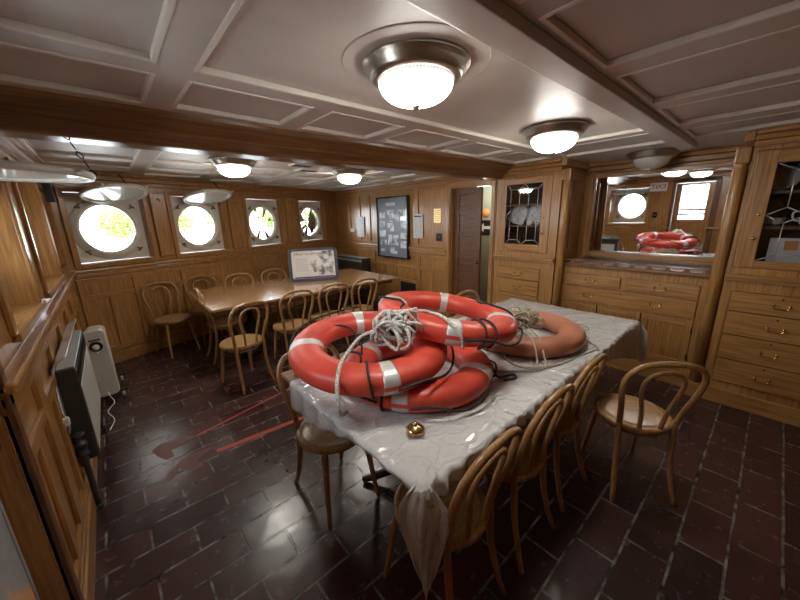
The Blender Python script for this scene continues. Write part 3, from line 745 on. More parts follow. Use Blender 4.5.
for a, b_, kn in ((.37, .77, 1), (.775, 1.172, 1), (1.177, 1.575, -1)):
    mb = MB(); X0, X1 = SX - .008, SX + .02; e = .004; w = .055
    mb.box(X0, X1, a + e, a + w, .2 + e, .655 - e, 2, .003); mb.box(X0, X1, b_ - w, b_ - e, .2 + e, .655 - e, 2, .003)
    mb.box(X0, X1, a + w, b_ - w, .2 + e, .2 + w, 1, .003); mb.box(X0, X1, a + w, b_ - w, .655 - w, .655 - e, 1, .003)
    mb.box(X0 + .012, X1, a + w, b_ - w, .2 + w, .655 - w, 2)
    d = mb.build('door', OAK, root)
    for hz in (.30, .56):
        mb = MB(); yh = a + .006 if kn > 0 else b_ - .006; mb.tube([(X0 - .003, yh, hz - .025), (X0 - .003, yh, hz + .025)], .005, 0, 8); mb.build('hinge', M('dark_iron'), d)
    mb = MB(); yk = b_ - w / 2 if kn > 0 else a + w / 2
    mb.lathe([(.006, 0), (.006, .002), (0, .002)], (X0, yk, .60), 12, 0, Matrix.Rotation(-PI / 2, 3, 'Y')); mb.build('keyhole', M('dark_iron'), d)
mb = MB(); mb.box(SX - .03, B, y0, y1, 1.06, 1.09, 1, .008); mb.build('countertop', M('beamwood_x', 'beamwood_y', 'beamwood_z'), root)
# pierced fiddle rail along the front of the counter
mb = MB(); xr = SX - .012; n_ = 9; zb, zt_ = 1.09, 1.135; L = (y1 - .02) - (y0 + .02); w = L / n_
mb.box(xr - .006, xr + .006, y0 + .02, y1 - .02, zb, zb + .010, 1); mb.box(xr - .008, xr + .008, y0 + .02, y1 - .02, zt_ - .010, zt_, 1, .002)
for i in range(n_ + 1):
    yc = y0 + .02 + i * w; h = .018 if 0 < i < n_ else .02
    mb.box(xr - .006, xr + .006, max(y0 + .02, yc - h), min(y1 - .02, yc + h), zb + .010, zt_ - .010, 1)
    for s_ in (-1, 1):
        q = yc + s_ * h
        if y0 + .03 < q < y1 - .03: mb.box(xr - .006, xr + .006, min(q, q + s_ * .012), max(q, q + s_ * .012), zb + .010, zb + .019, 1)
fr_ = mb.build('fiddle_rail', M('beamwood_x', 'beamwood_y', 'beamwood_z'), root); fr_['label'] = 'dark pierced rail along the counter edge'
# paper liner on the counter
plain('liner', (.62, .60, .58), .25, coat=.5)
mb = MB(); mb.box(SX + .03, B - .07, y0 + .05, y1 - .05, 1.09, 1.0925); o = mb.build('counter_liner', M('liner'), at=(4.15, .95, 1.09)); tag(o, 'pale glossy liner lying on the sideboard top', 'liner')

# mirror (leans a little into the room)
root = thing('wall_mirror', (4.40, .91, 1.60), 'wide oak framed mirror above the sideboard', 'mirror')
mz0, mz1, my0, my1 = 1.185, 2.02, .33, 1.49
root.rotation_euler = (0, math.radians(-.9), 0)
mb = MB(); mb.box(4.385, 4.390, my0 - .005, my1 + .005, mz0 - .005, mz1 + .005); mb.build('mirror_glass', M('mirror'), root)
mb = MB(); a, b_ = 4.36, 4.40
mb.box(a, b_, my0 - .055, my0, mz0 - .06, mz1 + .045, 2, .008); mb.box(a, b_, my1, my1 + .07, mz0 - .06, mz1 + .045, 2, .008)
mb.box(a, b_, my0, my1, mz0 - .06, mz0, 1, .008); mb.box(a, b_, my0, my1, mz1, mz1 + .045, 1, .008)
mb.box(b_, 4.44, my0, my1, mz0, mz1, 2)
mb.build('frame', OAK, root)
mb = MB(); mb.box(4.352, 4.366, my0 + .03, my1 - .01, mz0 + .003, mz0 + .014, 0, .003); mb.build('rail_strip', M('nickel'), root)

# dishes
def plate(loc, r, label, tilt=None, mat='china'):
    mb = MB(); prof = [(0, .006), (r * .55, .004), (r * .62, .010), (r, .022), (r * 1.0, .026), (r * .6, .015), (0, .011)]
    ax = Matrix.Rotation(math.radians(tilt), 3, 'Y') if tilt else None
    mb.lathe(prof, loc, 32, 0, ax); o = mb.build('plate', M(mat), at=loc); return tag(o, label, 'plate')
def cup(loc, label, r=.04):
    root = thing('cup', loc, label, 'cup', 'white cups on the cabinet shelf')
    mb = MB(); mb.lathe([(r * .55, 0), (r * .6, .004), (r * .9, .03), (r, .065), (r * .94, .065), (r * .82, .03), (0, .008)], loc, 24, 0); mb.build('bowl', M('china'), root)
    mb = MB(); l = Vector(loc); a = Vector((-.5, -.8, 0)).normalized(); mb.tube([l + a * r * .93 + Vector((0, 0, .055)), l + a * r * 1.5 + Vector((0, 0, .05)), l + a * r * 1.5 + Vector((0, 0, .025)), l + a * r * .8 + Vector((0, 0, .02))], .004, 0, 8, sub=4); mb.build('handle', M('china'), root)
plate((4.16, 2.13, 1.76 + .10), .105, 'large white plate propped at left in the corner cabinet', -78) if False else None
plate((4.03, 2.24, 1.51 + .125), .125, 'white plate propped upright at left of the corner cabinet shelf', -76)
plate((4.06, 2.02, 1.51 + .125), .125, 'white plate leaning behind the cups in the corner cabinet', -76)
for i, y in enumerate((2.15, 2.04, 1.94)): cup((3.92, y, 1.51), ('left of three white cups in the corner cabinet', 'middle of three white cups in the corner cabinet', 'right of three white cups in the corner cabinet')[i])
plate((4.06, .045, 1.77 + .095), .095, 'grey rimmed plate propped on the top shelf of the china cabinet', -74)
for i in range(4):
    loc = (3.98, .04, 1.51 + i * .012); plate(loc, .062, ('small plate at the bottom', 'small plate second from the bottom', 'small plate third from the bottom', 'small plate on top')[i] + ' of the stack in the china cabinet')
root = thing('creamer', (3.94, -.14, 1.51), 'white china jug on the middle shelf of the china cabinet', 'jug')
mb = MB(); mb.lathe([(.035, 0), (.05, .02), (.055, .05), (.04, .09), (.048, .12), (.043, .12), (.036, .09), (0, .01)], root.location, 24, 0); mb.build('body', M('china'), root)
mb = MB(); l = root.location; mb.tube([l + Vector((0, .043, .11)), l + Vector((0, .085, .10)), l + Vector((0, .08, .05)), l + Vector((0, .05, .035))], .006, 0, 8, sub=4); mb.build('handle', M('china'), root)
root = thing('display_card', (3.90, -.10, 1.11), 'pale printed card with an orange picture leaning in the china cabinet', 'card')
mb = MB(); mb.box(3.90, 3.905, -.30, .03, 1.11, 1.42); mb.build('sheet', M('paper'), root)
mb = MB(); mb.box(3.896, 3.8995, -.12, -.05, 1.33, 1.40); mb.build('picture', M('orange_print'), root)

# ------------------------------------------------------------------ lamps
def lamp(loc, label, on=True, r=.19, group='dome ceiling lamps that are lit', up=.03, dep=.098):
    root = thing('ceiling_lamp', loc, label, 'lamp', group); x, y, z = loc
    mb = MB(); s = r / .19
    mb.lathe([(.12 * s, .012), (.196 * s, .012), (.206 * s, .002), (.206 * s, -.006), (.192 * s, -.012), (.194 * s, -.020), (.180 * s, -.028), (.182 * s, -.036), (.166 * s, -.046), (.154 * s, -.052), (.142 * s, -.050), (.140 * s, -.02)], loc, 56, 0)
    mb.lathe([(.165, up), (.165, .0)], loc, 32, 0, caps=False)
    mb.build('lamp_pan', M('nickel'), root)
    mb = MB(); prof = []
    for i in range(13):
        a = i / 12 * PI / 2; prof.append((max(.0001, .146 * s * math.cos(a) ** .75) if i < 12 else .012, -.044 - dep * s * math.sin(a)))
    mb.lathe(prof, loc, 144 if on else 56, 0, None, True, .006 if on else 0, 48); mb.build('glass_dome', M('lamp_on' if on else 'lamp_off'), root)
    mb = MB(); zb = -.044 - dep * s; mb.lathe([(.012, zb + .004), (.018, zb - .002), (.013, zb - .012), (.006, zb - .018), (0, zb - .02)], loc, 16, 0); mb.build('finial', M('nickel'), root)
    return root
lamp((1.01, 1.03, CZ - .012), 'nearest lit dome ceiling lamp, above the life rings', dep=.086)
lamp((2.45, 1.14, CZ - .012), 'lit dome ceiling lamp in front of the sideboard corner', r=.195)
lamp((1.04, 3.55, CZ - .022), 'lit dome ceiling lamp beyond the beam at left')
lamp((2.36, 3.58, CZ - .022), 'lit dome ceiling lamp beyond the beam near the display board')
lamp((4.10, .93, CZ - .03), 'unlit frosted dome ceiling lamp above the mirror', False, .20, 'unlit ceiling lamps')
mb = MB(); mb.lathe([(.28, 0), (.279, -.003), (.275, -.004), (.10, -.004)], (1.01, 1.03, CZ), 56, 0); o = mb.build('ceiling_rose', M('ceiling_paint'), at=(1.01, 1.03, CZ)); tag(o, 'round painted backing disc on the ceiling round the nearest lamp', 'ceiling disc')
for (x0, x1, y0_, y1_, lb) in ((1.56, 1.80, 3.36, 3.50, 'dark ceiling vent grille nearer the left lit lamp'), (1.78, 2.02, 3.66, 3.80, 'dark ceiling vent grille nearer the display board')):
    root = thing('ceiling_vent', ((x0 + x1) / 2, (y0_ + y1_) / 2, CZ - .02), lb, 'vent')
    zt = CZ - .0205 
    mb = MB(); mb.box(x0, x1, y0_, y1_, zt - .012, zt, 0, .003); mb.build('frame', M('plate_paint'), root)
    mb = MB()
    for i in range(6): yy = y0_ + .02 + i * (y1_ - y0_ - .04) / 6; mb.box(x0 + .02, x1 - .02, yy, yy + .014, zt - .016, zt - .012)
    mb.build('slats', M('black'), root)

# ------------------------------------------------------------------ tables
def table(name, x0, x1, y0, y1, zt, label, mat='tabletop'):
    root = thing(name, ((x0 + x1) / 2, (y0 + y1) / 2, 0), label, 'table')
    mb = MB(); mb.box(x0, x1, y0, y1, zt - .03, zt, 0, .008); mb.build('tabletop', M(mat), root)
    mb = MB(); e = .07
    for bx in ((x0 + e, x1 - e, y0 + e, y0 + e + .02), (x0 + e, x1 - e, y1 - e - .02, y1 - e), (x0 + e, x0 + e + .02, y0 + e + .02, y1 - e - .02), (x1 - e - .02, x1 - e, y0 + e + .02, y1 - e - .02)): mb.box(*bx, zt - .085, zt - .03, 0)
    mb.build('apron', M('beamwood_x'), root)
    for xc in (x0 + .55, x1 - .55):
        yc = (y0 + y1) / 2; mb = MB()
        mb.lathe([(.05, .06), (.055, .09), (.038, .14), (.036, zt - .2), (.05, zt - .14), (.05, zt - .085)], (xc, yc, 0), 20, 0)
        mb.box(xc - .2, xc + .2, yc - .03, yc + .03, zt - .1, zt - .0855, 0, .004); mb.box(xc - .03, xc + .03, yc - .3, yc + .3, zt - .1, zt - .0856, 0, .004)
        for k in range(4):
            a = PI / 4 + k * PI / 2; d = Vector((math.cos(a), math.sin(a), 0)); c = Vector((xc, yc, 0))
            mb.tube([c + d * .02 + Vector((0, 0, .12)), c + d * .14 + Vector((0, 0, .10)), c + d * .26 + Vector((0, 0, .045)), c + d * .34 + Vector((0, 0, .018))], [.03, .028, .022, .018], 0, 10, sub=4)
        mb.build('pedestal', M('dark_iron'), root)
    return root
table('dining_table', .67, 3.22, 3.70, 5.02, .76, 'long varnished wooden dining table beyond the ceiling beam')
table('dining_table', .65, 3.22, .65, 1.86, .745, 'long wooden table under the white plastic cloth', 'tabletop')

# plastic tablecloth
def cloth():
    X0, Y0 = .645, .645; zt = .7485; NX, NY = 190, 96
    x_end = 2.76; 
    def B_(a):   # overhang on the near long side
        base = .055 + .24 * max(0, min(1, (a - 1.55) / .9)) ** 1.3
        return base
    def A_(b):   # overhang on the near end
        base = .02 + .13 * max(0, min(1, (b - .35) / .5))
        return base
    vs = []; fs = []
    def P(i, j):
        s = i / (NX - 1); q = j / (NY - 1)
        # material coords, a along x from the near end, b along y from near side
        bmax = 1.045 + .13 * s
        # solve the overhangs iteratively
        a = -.02 + (x_end + .02) * s; b_ = bmax * q
        for _ in range(3):
            A = A_(b_) if b_ > 0 else A_(0); bb = B_(a) if a > 0 else B_(0)
            a = -A + (x_end + A - .02) * s ** 1.0; b_ = -bb + (bmax + bb) * q
        nz = noise.noise(Vector((a * 3.1, b_ * 4.3, 0))) * .5 + noise.noise(Vector((a * 9, b_ * 13, 4))) * .3
        rg = 1 - abs(noise.noise(Vector((a * 2.3 + 3, b_ * 5.5, 9)))) * 2.4
        x = X0 + a; y = Y0 + b_; z = zt + .0015 + .003 * max(0, nz + .3) + max(0, rg) ** 3 * .006 + .007 * max(0, 1 - math.hypot(a, b_) / .22) * (math.sin(math.atan2(b_ + .01, a + .01) * 17) * .5 + .5) * (1 if a > 0 and b_ > 0 else 0)
        # puckering close to the long edge
        ed = max(0, 1 - b_ / .10) if b_ >= 0 else 1
        z += .006 * ed * (math.sin(a * 75 + 3 * math.sin(a * 11)) * .5 + .5) * (1 if b_ > 0 else 0)
        xe = a - 2.585
        rr = .012
        if a < 0 and b_ < 0:
            r = math.hypot(a, b_); t = math.atan2(-a, -b_)
            out = Vector((-1, -1, 0)).normalized(); side = Vector((1, -1, 0)).normalized()
            bul = math.sin(2 * t)
            k = r * .30 * bul + .012
            w = math.cos(2 * t) * r * .16
            p = Vector((X0, Y0, zt)) + out * k + side * w * -1 * -1 + Vector((0, 0, -r * .97 + .004 * math.sin(r * 60)))
            p += side * .006 * math.sin(t * 9) 
            return p
        if xe > 0 and b_ >= 0:
            return Vector((X0 + 2.588 + .06 * xe + .006 * math.sin(b_ * 30), y, zt - xe * .98 + .004))
        if b_ < 0:
            d = -b_; y = Y0 - .010 - .10 * d * (1 + .6 * math.sin(a * 13 + 1.5)) - .016 * (math.sin(a * 61 + 2.5 * math.sin(a * 9)) * .6 + noise.noise(Vector((a * 22, 1.3, d * 8))) * .9) * min(1, d / .03)
            z = zt - d * .985 + .004
            if a < .1: y -= 0
        if xe > 0: x = X0 + 2.588 + .05 * xe; z -= xe * .55; y -= xe * .35
        if a < 0:
            d = -a; x = X0 - .012 - .10 * d * (1 + .5 * math.sin(b_ * 11)) - .008 * math.sin(b_ * 38 + 1) * min(1, d / .05); z = zt - d * .985 + .004
        return Vector((x, y, z))
    for j in range(NY):
        for i in range(NX): vs.append(P(i, j))
    for j in range(NY - 1):
        for i in range(NX - 1): fs.append((j * NX + i, j * NX + i + 1, (j + 1) * NX + i + 1, (j + 1) * NX + i))
    o0 = len(vs); NT, NW = 34, 25; out = Vector((-1, -1, 0)).normalized(); side = Vector((1, -1, 0)).normalized()
    for i in range(NT):     # the gathered corner hanging down
        q = i / (NT - 1); r = -.012 + .47 * q
        w = .022 + .062 * min(1, q / .16) ** .8 if q < .35 else .084 * (1 - (q - .35) / .65) ** .75 + .003
        for j in range(NW):
            t = -1 + 2 * j / (NW - 1)
            fold = .020 * math.cos(t * 5.2 + .6) * min(1, q * 4) * (1 - q * .6) + .006 * math.sin(t * 13 + q * 9)
            k = .012 + .03 * min(1, q * 5) + fold - .012 * abs(t)
            drop = max(-.001, r) - .05 * abs(t) ** 2 * (q > .05) * q
            vs.append(Vector((X0 + .01, Y0 + .01, zt + .006)) + out * (k if i else -.012) + side * (t * w + .012 * q) + Vector((0, 0, -drop)))
    for i in range(NT - 1):
        for j in range(NW - 1): fs.append((o0 + i * NW + j, o0 + i * NW + j + 1, o0 + (i + 1) * NW + j + 1, o0 + (i + 1) * NW + j))
    mb = MB(); mb.add(vs, fs, 0, True); o = mb.build('tablecloth', M('plastic_cloth'), at=(1.9, 1.2, .75))
    m = o.modifiers.new('s', 'SOLIDIFY'); m.thickness = .0008; m.offset = 1
    tag(o, 'crinkled white plastic cloth draped over the near table', 'tablecloth')
cloth()

# brass bell push on the cloth
root = thing('call_bell', (.84, .88, .753), 'small round brass bell standing near the hanging corner of the white cloth', 'bell')
mb = MB(); mb.lathe([(.012, .0), (.030, .004), (.040, .014), (.041, .020), (.032, .030), (.016, .035), (.010, .039)], root.location, 28, 0); mb.build('body', M('brass'), root)
mb = MB(); mb.lathe([(.007, .038), (.011, .043), (.011, .048), (.006, .053), (0, .054)], root.location, 20, 0); mb.build('button', M('brass'), root)

# ------------------------------------------------------------------ chairs
def make_chair(label):
    root = thing('bentwood_chair', (0, 0, 0), label, 'chair', 'bentwood chairs round the tables'); root.rotation_euler = (0, 0, 0)
    zs = .455
    mb = MB(); mb.lathe([(0, zs - .004), (.12, zs - .004), (.165, zs), (.172, zs + .004), (.172, zs - .016), (0, zs - .018)], (0, 0, 0), 40, 0); mb.build('seat', M('seatwood'), root)
    mb = MB(); mb.lathe([(.170, zs - .030), (.196, zs - .030), (.202, zs - .022), (.203, zs - .004), (.198, zs + .005), (.178, zs + .006), (.170, zs), (.170, zs - .030)], (0, 0, 0), 48, 0, caps=False); mb.build('seat_rim', M('bentwood'), root)
    for s in (-1, 1):
        mb = MB(); mb.tube([(s * .125, .125, zs - .03), (s * .14, .15, .30), (s * .155, .175, .12), (s * .165, .195, .0)], [.018, .017, .0145, .011], 0, 10, sub=4); mb.build('leg', M('bentwood'), root)
        mb = MB(); mb.tube([(s * .148, -.150, zs + .03), (s * .146, -.155, zs - .06), (s * .145, -.165, .26), (s * .155, -.20, .10), (s * .168, -.235, .0)], [.0155, .016, .0155, .014, .0115], 0, 10, sub=4); mb.build('leg', M('bentwood'), root)
    mb = MB()
    pts = [(-.148, -.150, zs + .02), (-.165, -.175, .58), (-.190, -.205, .70), (-.190, -.230, .79), (-.150, -.247, .855), (-.08, -.252, .880), (0, -.254, .886)]
    pts = pts + [(-x, y, z) for x, y, z in pts[-2::-1]]
    mb.tube(pts, .0155, 0, 10, sub=5); mb.build('back_hoop', M('bentwood'), root)
    mb = MB()
    pts = [(-.055, -.178, zs - .005), (-.065, -.19, .56), (-.092, -.207, .68), (-.098, -.225, .755), (-.075, -.238, .805), (-.035, -.244, .828), (0, -.245, .832)]
    pts = pts + [(-x, y, z) for x, y, z in pts[-2::-1]]
    mb.tube(pts, .0115, 0, 10, sub=5); mb.build('inner_hoop', M('bentwood'), root)
    mb = MB(); pts = []
    for k in range(28):
        a = 2 * PI * k / 28; pts.append((.143 * math.cos(a), .150 * math.sin(a) - .010, .395))
    mb.tube(pts, .0095, 0, 8, closed=True)
    mb.build('leg_ring', M('bentwood'), root)
    return root
proto = make_chair('')
spots = [   # x, y, facing (deg), label
    (.80, 1.545, 270, 'bentwood chair tucked under the left corner of the cloth-covered table, seat facing camera'),
    (.875, .765, 92, 'nearest bentwood chair, with the cloth corner hanging in front of its seat'),
    (1.36, .765, 90, 'middle of three bentwood chairs along the near side of the cloth-covered table'),
    (1.835, .775, 90, 'bentwood chair on the near side of the cloth-covered table, farthest from its hanging corner'),
    (2.235, .41, 42, 'bentwood chair standing alone on the open floor in front of the sideboard'),
    (2.66, 1.765, 270, 'bentwood chair on the far side of the cloth-covered table, before the doorway'),
    (.85, 3.44, 103, 'leftmost bentwood chair on the near side of the varnished table'),
    (1.45, 3.61, 92, 'bentwood chair second from left on the near side of the varnished table'),
    (1.94, 3.63, 88, 'bentwood chair third from left on the near side of the varnished table'),
    (2.38, 3.62, 90, 'rightmost bentwood chair on the near side of the varnished table'),
    (.46, 4.96, 285, 'bentwood chair standing clear by the panelling, nearest the radiators'),
    (.91, 5.12, 272, 'bentwood chair behind the left back corner of the varnished table'),
    (.93, 4.33, 0, 'bentwood chair tucked in at the left end of the varnished table'),
    (1.36, 4.90, 270, 'left one of two chairs tucked along the back edge of the varnished table'),
    (1.88, 4.92, 270, 'right one of two chairs tucked along the back edge of the varnished table'),
]
for i, (x, y, a, lb) in enumerate(spots):
    o = proto if i == 0 else copy_tree(proto)
    o.location = (x, y, 0); o.rotation_euler = (0, 0, math.radians(a - 90)); o['label'] = lb

# ------------------------------------------------------------------ life rings
def ring_axes(tx, ty):
    n = Vector((-tx, -ty, 1)).normalized(); u = Vector((0, 1, 0)).cross(n).normalized(); return u, n.cross(u), n
def life_ring(c, tx, ty, R, a, b, mat, label, bands, lines, extra_lines=(), bandmat='reflective'):
    c = Vector(c); u, v, n = ring_axes(tx, ty)
    root = thing('life_ring', c, label, 'life ring', 'life rings piled on the cloth')
    def pt(th, ph, k=0.):
        e = u * math.cos(th) + v * math.sin(th)
        sa = math.copysign(abs(math.cos(ph)) ** .85, math.cos(ph)); sb = math.copysign(abs(math.sin(ph)) ** .85, math.sin(ph))
        return c + e * (R + (a + k) * sa) + n * (b + k) * sb
    NT, NP = 96, 28
    def seg(t0, t1, nt, k, closed):
        mb = MB(); vs = []; fs = []
        cnt = nt if closed else nt + 1
        for i in range(cnt):
            th = t0 + (t1 - t0) * i / nt
            for j in range(NP): vs.append(pt(th, 2 * PI * (j + .5) / NP, k))
        for i in range(nt):
            k2 = (i + 1) % cnt
            for j in range(NP): fs.append((i * NP + j, k2 * NP + j, k2 * NP + (j + 1) % NP, i * NP + (j + 1) % NP))
        if not closed: fs.append(tuple(range(NP))); fs.append(tuple((cnt - 1) * NP + j for j in range(NP))[::-1])
        mb.add(vs, fs, 0, True); return mb
    seg(0, 2 * PI, NT, 0, True).build('ring_body', M(mat), root)
    for t in bands:
        w = .062 / R / 2
        t = math.radians(t); bd = seg(t - w, t + w, 8, .0018, False).build('reflective_band', M(bandmat), root)
        if bandmat == 'reflective':
            mb = MB(); vs = [pt(t - w + 2 * w * i / 6, ph, .0027) for i in range(7) for ph in (-.16, -.04, .08)]
            mb.add(vs, [(3 * i + j, 3 * i + 3 + j, 3 * i + 4 + j, 3 * i + 1 + j) for i in range(6) for j in (0, 1)], 0, True); mb.build('red_stripe', M('band_red'), bd)
    for (t0, t1, mode) in lines:
        mb = MB(); P = []; N_ = 16
        for i in range(N_ + 1):
            s = i / N_; th = math.radians(t0 + (t1 - t0) * s)
            if mode == 'out': ph = -.1 + .15 * math.sin(s * 9); k = .008 + .03 * math.sin(PI * s)
            elif mode == 'over': ph = .15 + (PI * .55) * math.sin(PI * s); k = .008 + .004 * math.sin(s * 20)
            else: ph = -.9 + 3.9 * s; k = .0075
            P.append(pt(th, ph, k))
        mb.tube(P, .0062, 0, 8, sub=2); mb.build('grab_line', M('rope_black'), root)
    for pts in extra_lines:
        mb = MB(); mb.tube(pts, .0062, 0, 8, sub=5); mb.build('grab_line', M('rope_black'), root)
    return root, pt
R_ = .335
r2, pt2 = life_ring((1.21, 1.25, .815), 0, 0, R_, .088, .063, 'ring_red', 'red life ring flat on the cloth at the bottom of the pile', (215, 293, 20, 110),
                    [(222, 290, 'out'), (300, 372, 'out'), (20, 105, 'out'), (202, 206, 'wrap'), (112, 200, 'out')],
                    [[(1.33, .95, .862), (1.40, .92, .868), (1.48, .93, .84), (1.52, .95, .80), (1.50, .90, .768), (1.56, .88, .762), (1.60, .86, .762), (1.57, .83, .762), (1.50, .86, .762)]])
r1, pt1 = life_ring((.98, 1.38, .965), .03, .085, R_, .088, .063, 'ring_red', 'red life ring at the front left of the pile, overhanging the cloth edge', (247, 152, 66, -22),
                    [(236, 229, 'wrap'), (70, 140, 'out'), (250, 335, 'out')],
                    [[(.63, 1.62, .97), (.70, 1.70, 1.03), (.88, 1.80, 1.05), (1.10, 1.84, 1.05), (1.20, 1.80, 1.06)],
                     [(.63, 1.60, 1.01), (.80, 1.66, 1.035), (.98, 1.62, 1.02), (1.0, 1.50, .94), (.95, 1.42, .91)],
                     [(.82, 1.42, .89), (.87, 1.46, .93), (.92, 1.40, .93), (.88, 1.34, .90), (.83, 1.39, .89)]])
r3, pt3 = life_ring((1.49, 1.27, 1.055), -.13, .09, R_, .088, .063, 'ring_red', 'red life ring lying highest on the pile', (226, 135, 45, -50),
                    [(232, 310, 'out'), (130, 190, 'over'), (246, 252, 'wrap'), (50, 130, 'out'), (322, 385, 'over'), (254, 262, 'wrap')])
r4, pt4 = life_ring((2.19, 1.14, .812), 0, 0, R_, .088, .060, 'ring_orange', 'faded brownish orange life ring at the right of the pile', (), [])

# ------------------------------------------------------------------ ropes
rnd = random.Random(3)
def coil(name, c, label, rad, strands, r, mat, seed, lens=(.09, .13), tails=()):
    rnd = random.Random(seed); c = Vector(c); root = thing(name, c, label, 'rope')
    mb = MB()
    for k in range(strands):
        a = rnd.uniform(0, PI); tilt = rnd.uniform(-.5, .9); L_ = rnd.uniform(*lens); W_ = rnd.uniform(.03, .062)
        e1 = Vector((math.cos(a), math.sin(a), rnd.uniform(-.5, .15))).normalized(); e2 = Vector((-math.sin(a) * math.sin(tilt), math.cos(a) * math.sin(tilt), math.cos(tilt))).normalized()
        o = c + Vector((rnd.uniform(-1, 1) * rad[0], rnd.uniform(-1, 1) * rad[1], rnd.uniform(-1, 1) * rad[2])); P = []
        for i in range(14):
            t = 2 * PI * i / 14
            P.append(o + e1 * L_ * math.cos(t) + e2 * W_ * math.sin(t) + Vector([rnd.uniform(-.004, .004) for _ in range(3)]))
        mb.tube(P, r, 0, 8, closed=True, sub=3)
    mb.build('coiled_loops', M(mat), root)
    for P in tails: mb = MB(); mb.tube(P, r, 0, 8, sub=6); mb.build('rope_end', M(mat), root)
    return root
t2 = [Vector((1.06, 1.22, 1.14)), Vector((1.14, 1.24, 1.155)), Vector((1.22, 1.20, 1.15)), pt3(math.radians(200), PI * .72, .012), pt3(math.radians(213), PI * .5, .012), pt3(math.radians(222), PI * .32, .012), pt3(math.radians(229), PI * .1, .010), pt3(math.radians(232), -.25, .010), pt3(math.radians(233), -.7, .010)]
coil('rope_coil', (1.02, 1.20, 1.105), 'knotted bundle of white braided rope on top of the red life rings', (.055, .055, .04), 30, .0090, 'rope_white', 8, (.06, .105),
     [[Vector((.98, 1.27, 1.09)), Vector((.88, 1.30, 1.07)), Vector((.76, 1.25, 1.035)), Vector((.67, 1.18, 1.01)), Vector((.615, 1.12, .95)), Vector((.605, 1.09, .86)), Vector((.66, 1.16, .79)), Vector((.70, 1.20, .765))], t2])
# wrapped figure eight round the bundle
coil('rope_coil', (2.15, 1.13, .905), 'tangle of thin beige cord lying over the brown life ring', (.07, .08, .025), 34, .0055, 'rope_beige', 11, (.06, .12),
     [[Vector((2.12, 1.16, .93)), Vector((2.04, 1.06, .90)), Vector((1.97, .98, .888)), Vector((1.88, .89, .865)), Vector((1.83, .84, .80)), Vector((1.80, .81, .762)), Vector((1.86, .77, .760)), Vector((1.98, .77, .760))],
      [Vector((2.16, 1.20, .93)), Vector((2.06, 1.05, .905)), Vector((2.0, .95, .889)), Vector((1.93, .87, .86)), Vector((1.87, .81, .79)), Vector((1.84, .78, .761)), Vector((1.74, .80, .760)), Vector((1.62, .90, .760)), Vector((1.56, .98, .760))],
      [Vector((1.98, 1.20, .87)), Vector((1.86, 1.10, .80)), Vector((1.76, 1.0, .762)), Vector((1.72, .88, .760)), Vector((1.80, .80, .760)), Vector((1.92, .74, .760)), Vector((2.15, .70, .760)), Vector((2.35, .66, .760))],
      [Vector((2.10, 1.20, .88)), Vector((2.2, 1.22, .80)), Vector((2.25, 1.12, .762))]])
mb = MB(); mb.tube([(2.60, 1.10, .762), (2.72, 1.04, .765), (2.76, .93, .765), (2.70, .85, .765), (2.60, .86, .765), (2.52, .80, .762), (2.40, .74, .761)], .0035, 0, 6, sub=6)
mb.tube([(2.58, .84, .762), (2.5, .88, .762), (2.46, .80, .762), (2.36, .68, .762), (2.30, .652, .76)], .0055, 0, 8, sub=6)
o = mb.build('cord', M('rope_beige'), at=(2.55, .9, .76)); tag(o, 'thin loop of cord on the cloth right of the brown life ring', 'cord')

# ------------------------------------------------------------------ interpretive sign on the far table
th = math.atan2(4.23 - 4.55, 2.52 - 1.92); th = math.radians(-25)
root = thing('table_sign', (2.20, 4.40, .76), 'dark framed display sign with rounded corners standing on the varnished table', 'sign', rz=th)
def rrect(w, h, r, n=6):
    P = []
    for cx, cz, a0 in ((w - r, h - r, 0), (-w + r, h - r, 90), (-w + r, -h + r, 180), (w - r, -h + r, 270)):
        for k in range(n + 1): a = math.radians(a0 + 90 * k / n); P.append((cx + r * math.cos(a), cz + r * math.sin(a)))
    return P
mb = MB(); base = Vector(root.location); tilt = Matrix.Rotation(math.radians(-12), 3, 'X')
def sp(x, y, z): return base + tilt @ Vector((x, y, z))
W_, H_ = .35, .235; zc = .240
outer = rrect(W_, H_, .06); inner = rrect(W_ - .045, H_ - .034, .03); n_ = len(outer)
vs = [sp(p[0], t, p[1] + zc) for t in (-.014, .014) for p in outer] + [sp(p[0], t, p[1] + zc) for t in (-.014, .014) for p in inner]; fs = []
for j in range(n_):
    k = (j + 1) % n_; fs += [(j, k, n_ + k, n_ + j), (2 * n_ + j, 2 * n_ + k, 3 * n_ + k, 3 * n_ + j), (j, k, 2 * n_ + k, 2 * n_ + j), (n_ + j, n_ + k, 3 * n_ + k, 3 * n_ + j)]
mb.add(vs, fs, 0); mb.build('frame', M('slate'), root)
mb = MB(); mb.add([sp(p[0], -.004, p[1] + zc) for p in inner] + [sp(p[0], .01, p[1] + zc) for p in inner], [tuple(range(n_)), tuple(range(n_, 2 * n_))[::-1]] + [(j, (j + 1) % n_, n_ + (j + 1) % n_, n_ + j) for j in range(n_)], 0)
plain('sign_paper', (.70, .66, .60), .35); mb.build('panel', M('sign_paper'), root)
def sq(mb, x0, x1, z0, z1, t=-.0055, mi=0): mb.add([sp(x0, t, z0 + zc), sp(x1, t, z0 + zc), sp(x1, t, z1 + zc), sp(x0, t, z1 + zc)], [(0, 1, 2, 3)], mi)
mb = MB(); mb.add([sp(x, -.0055, z + zc) for x, z in ((-.03, .195), (.295, .195), (.295, -.14), (.20, -.165), (.06, -.155), (.0, -.11), (-.05, .0))], [(0, 1, 2, 3, 4, 5, 6)]); mb.build('photograph', M('photo_sepia'), root)
mb = MB(); sq(mb, -.28, .29, -.197, -.175, -.0058); mb.build('purple_strip', M('purple'), root)
mb = MB(); 
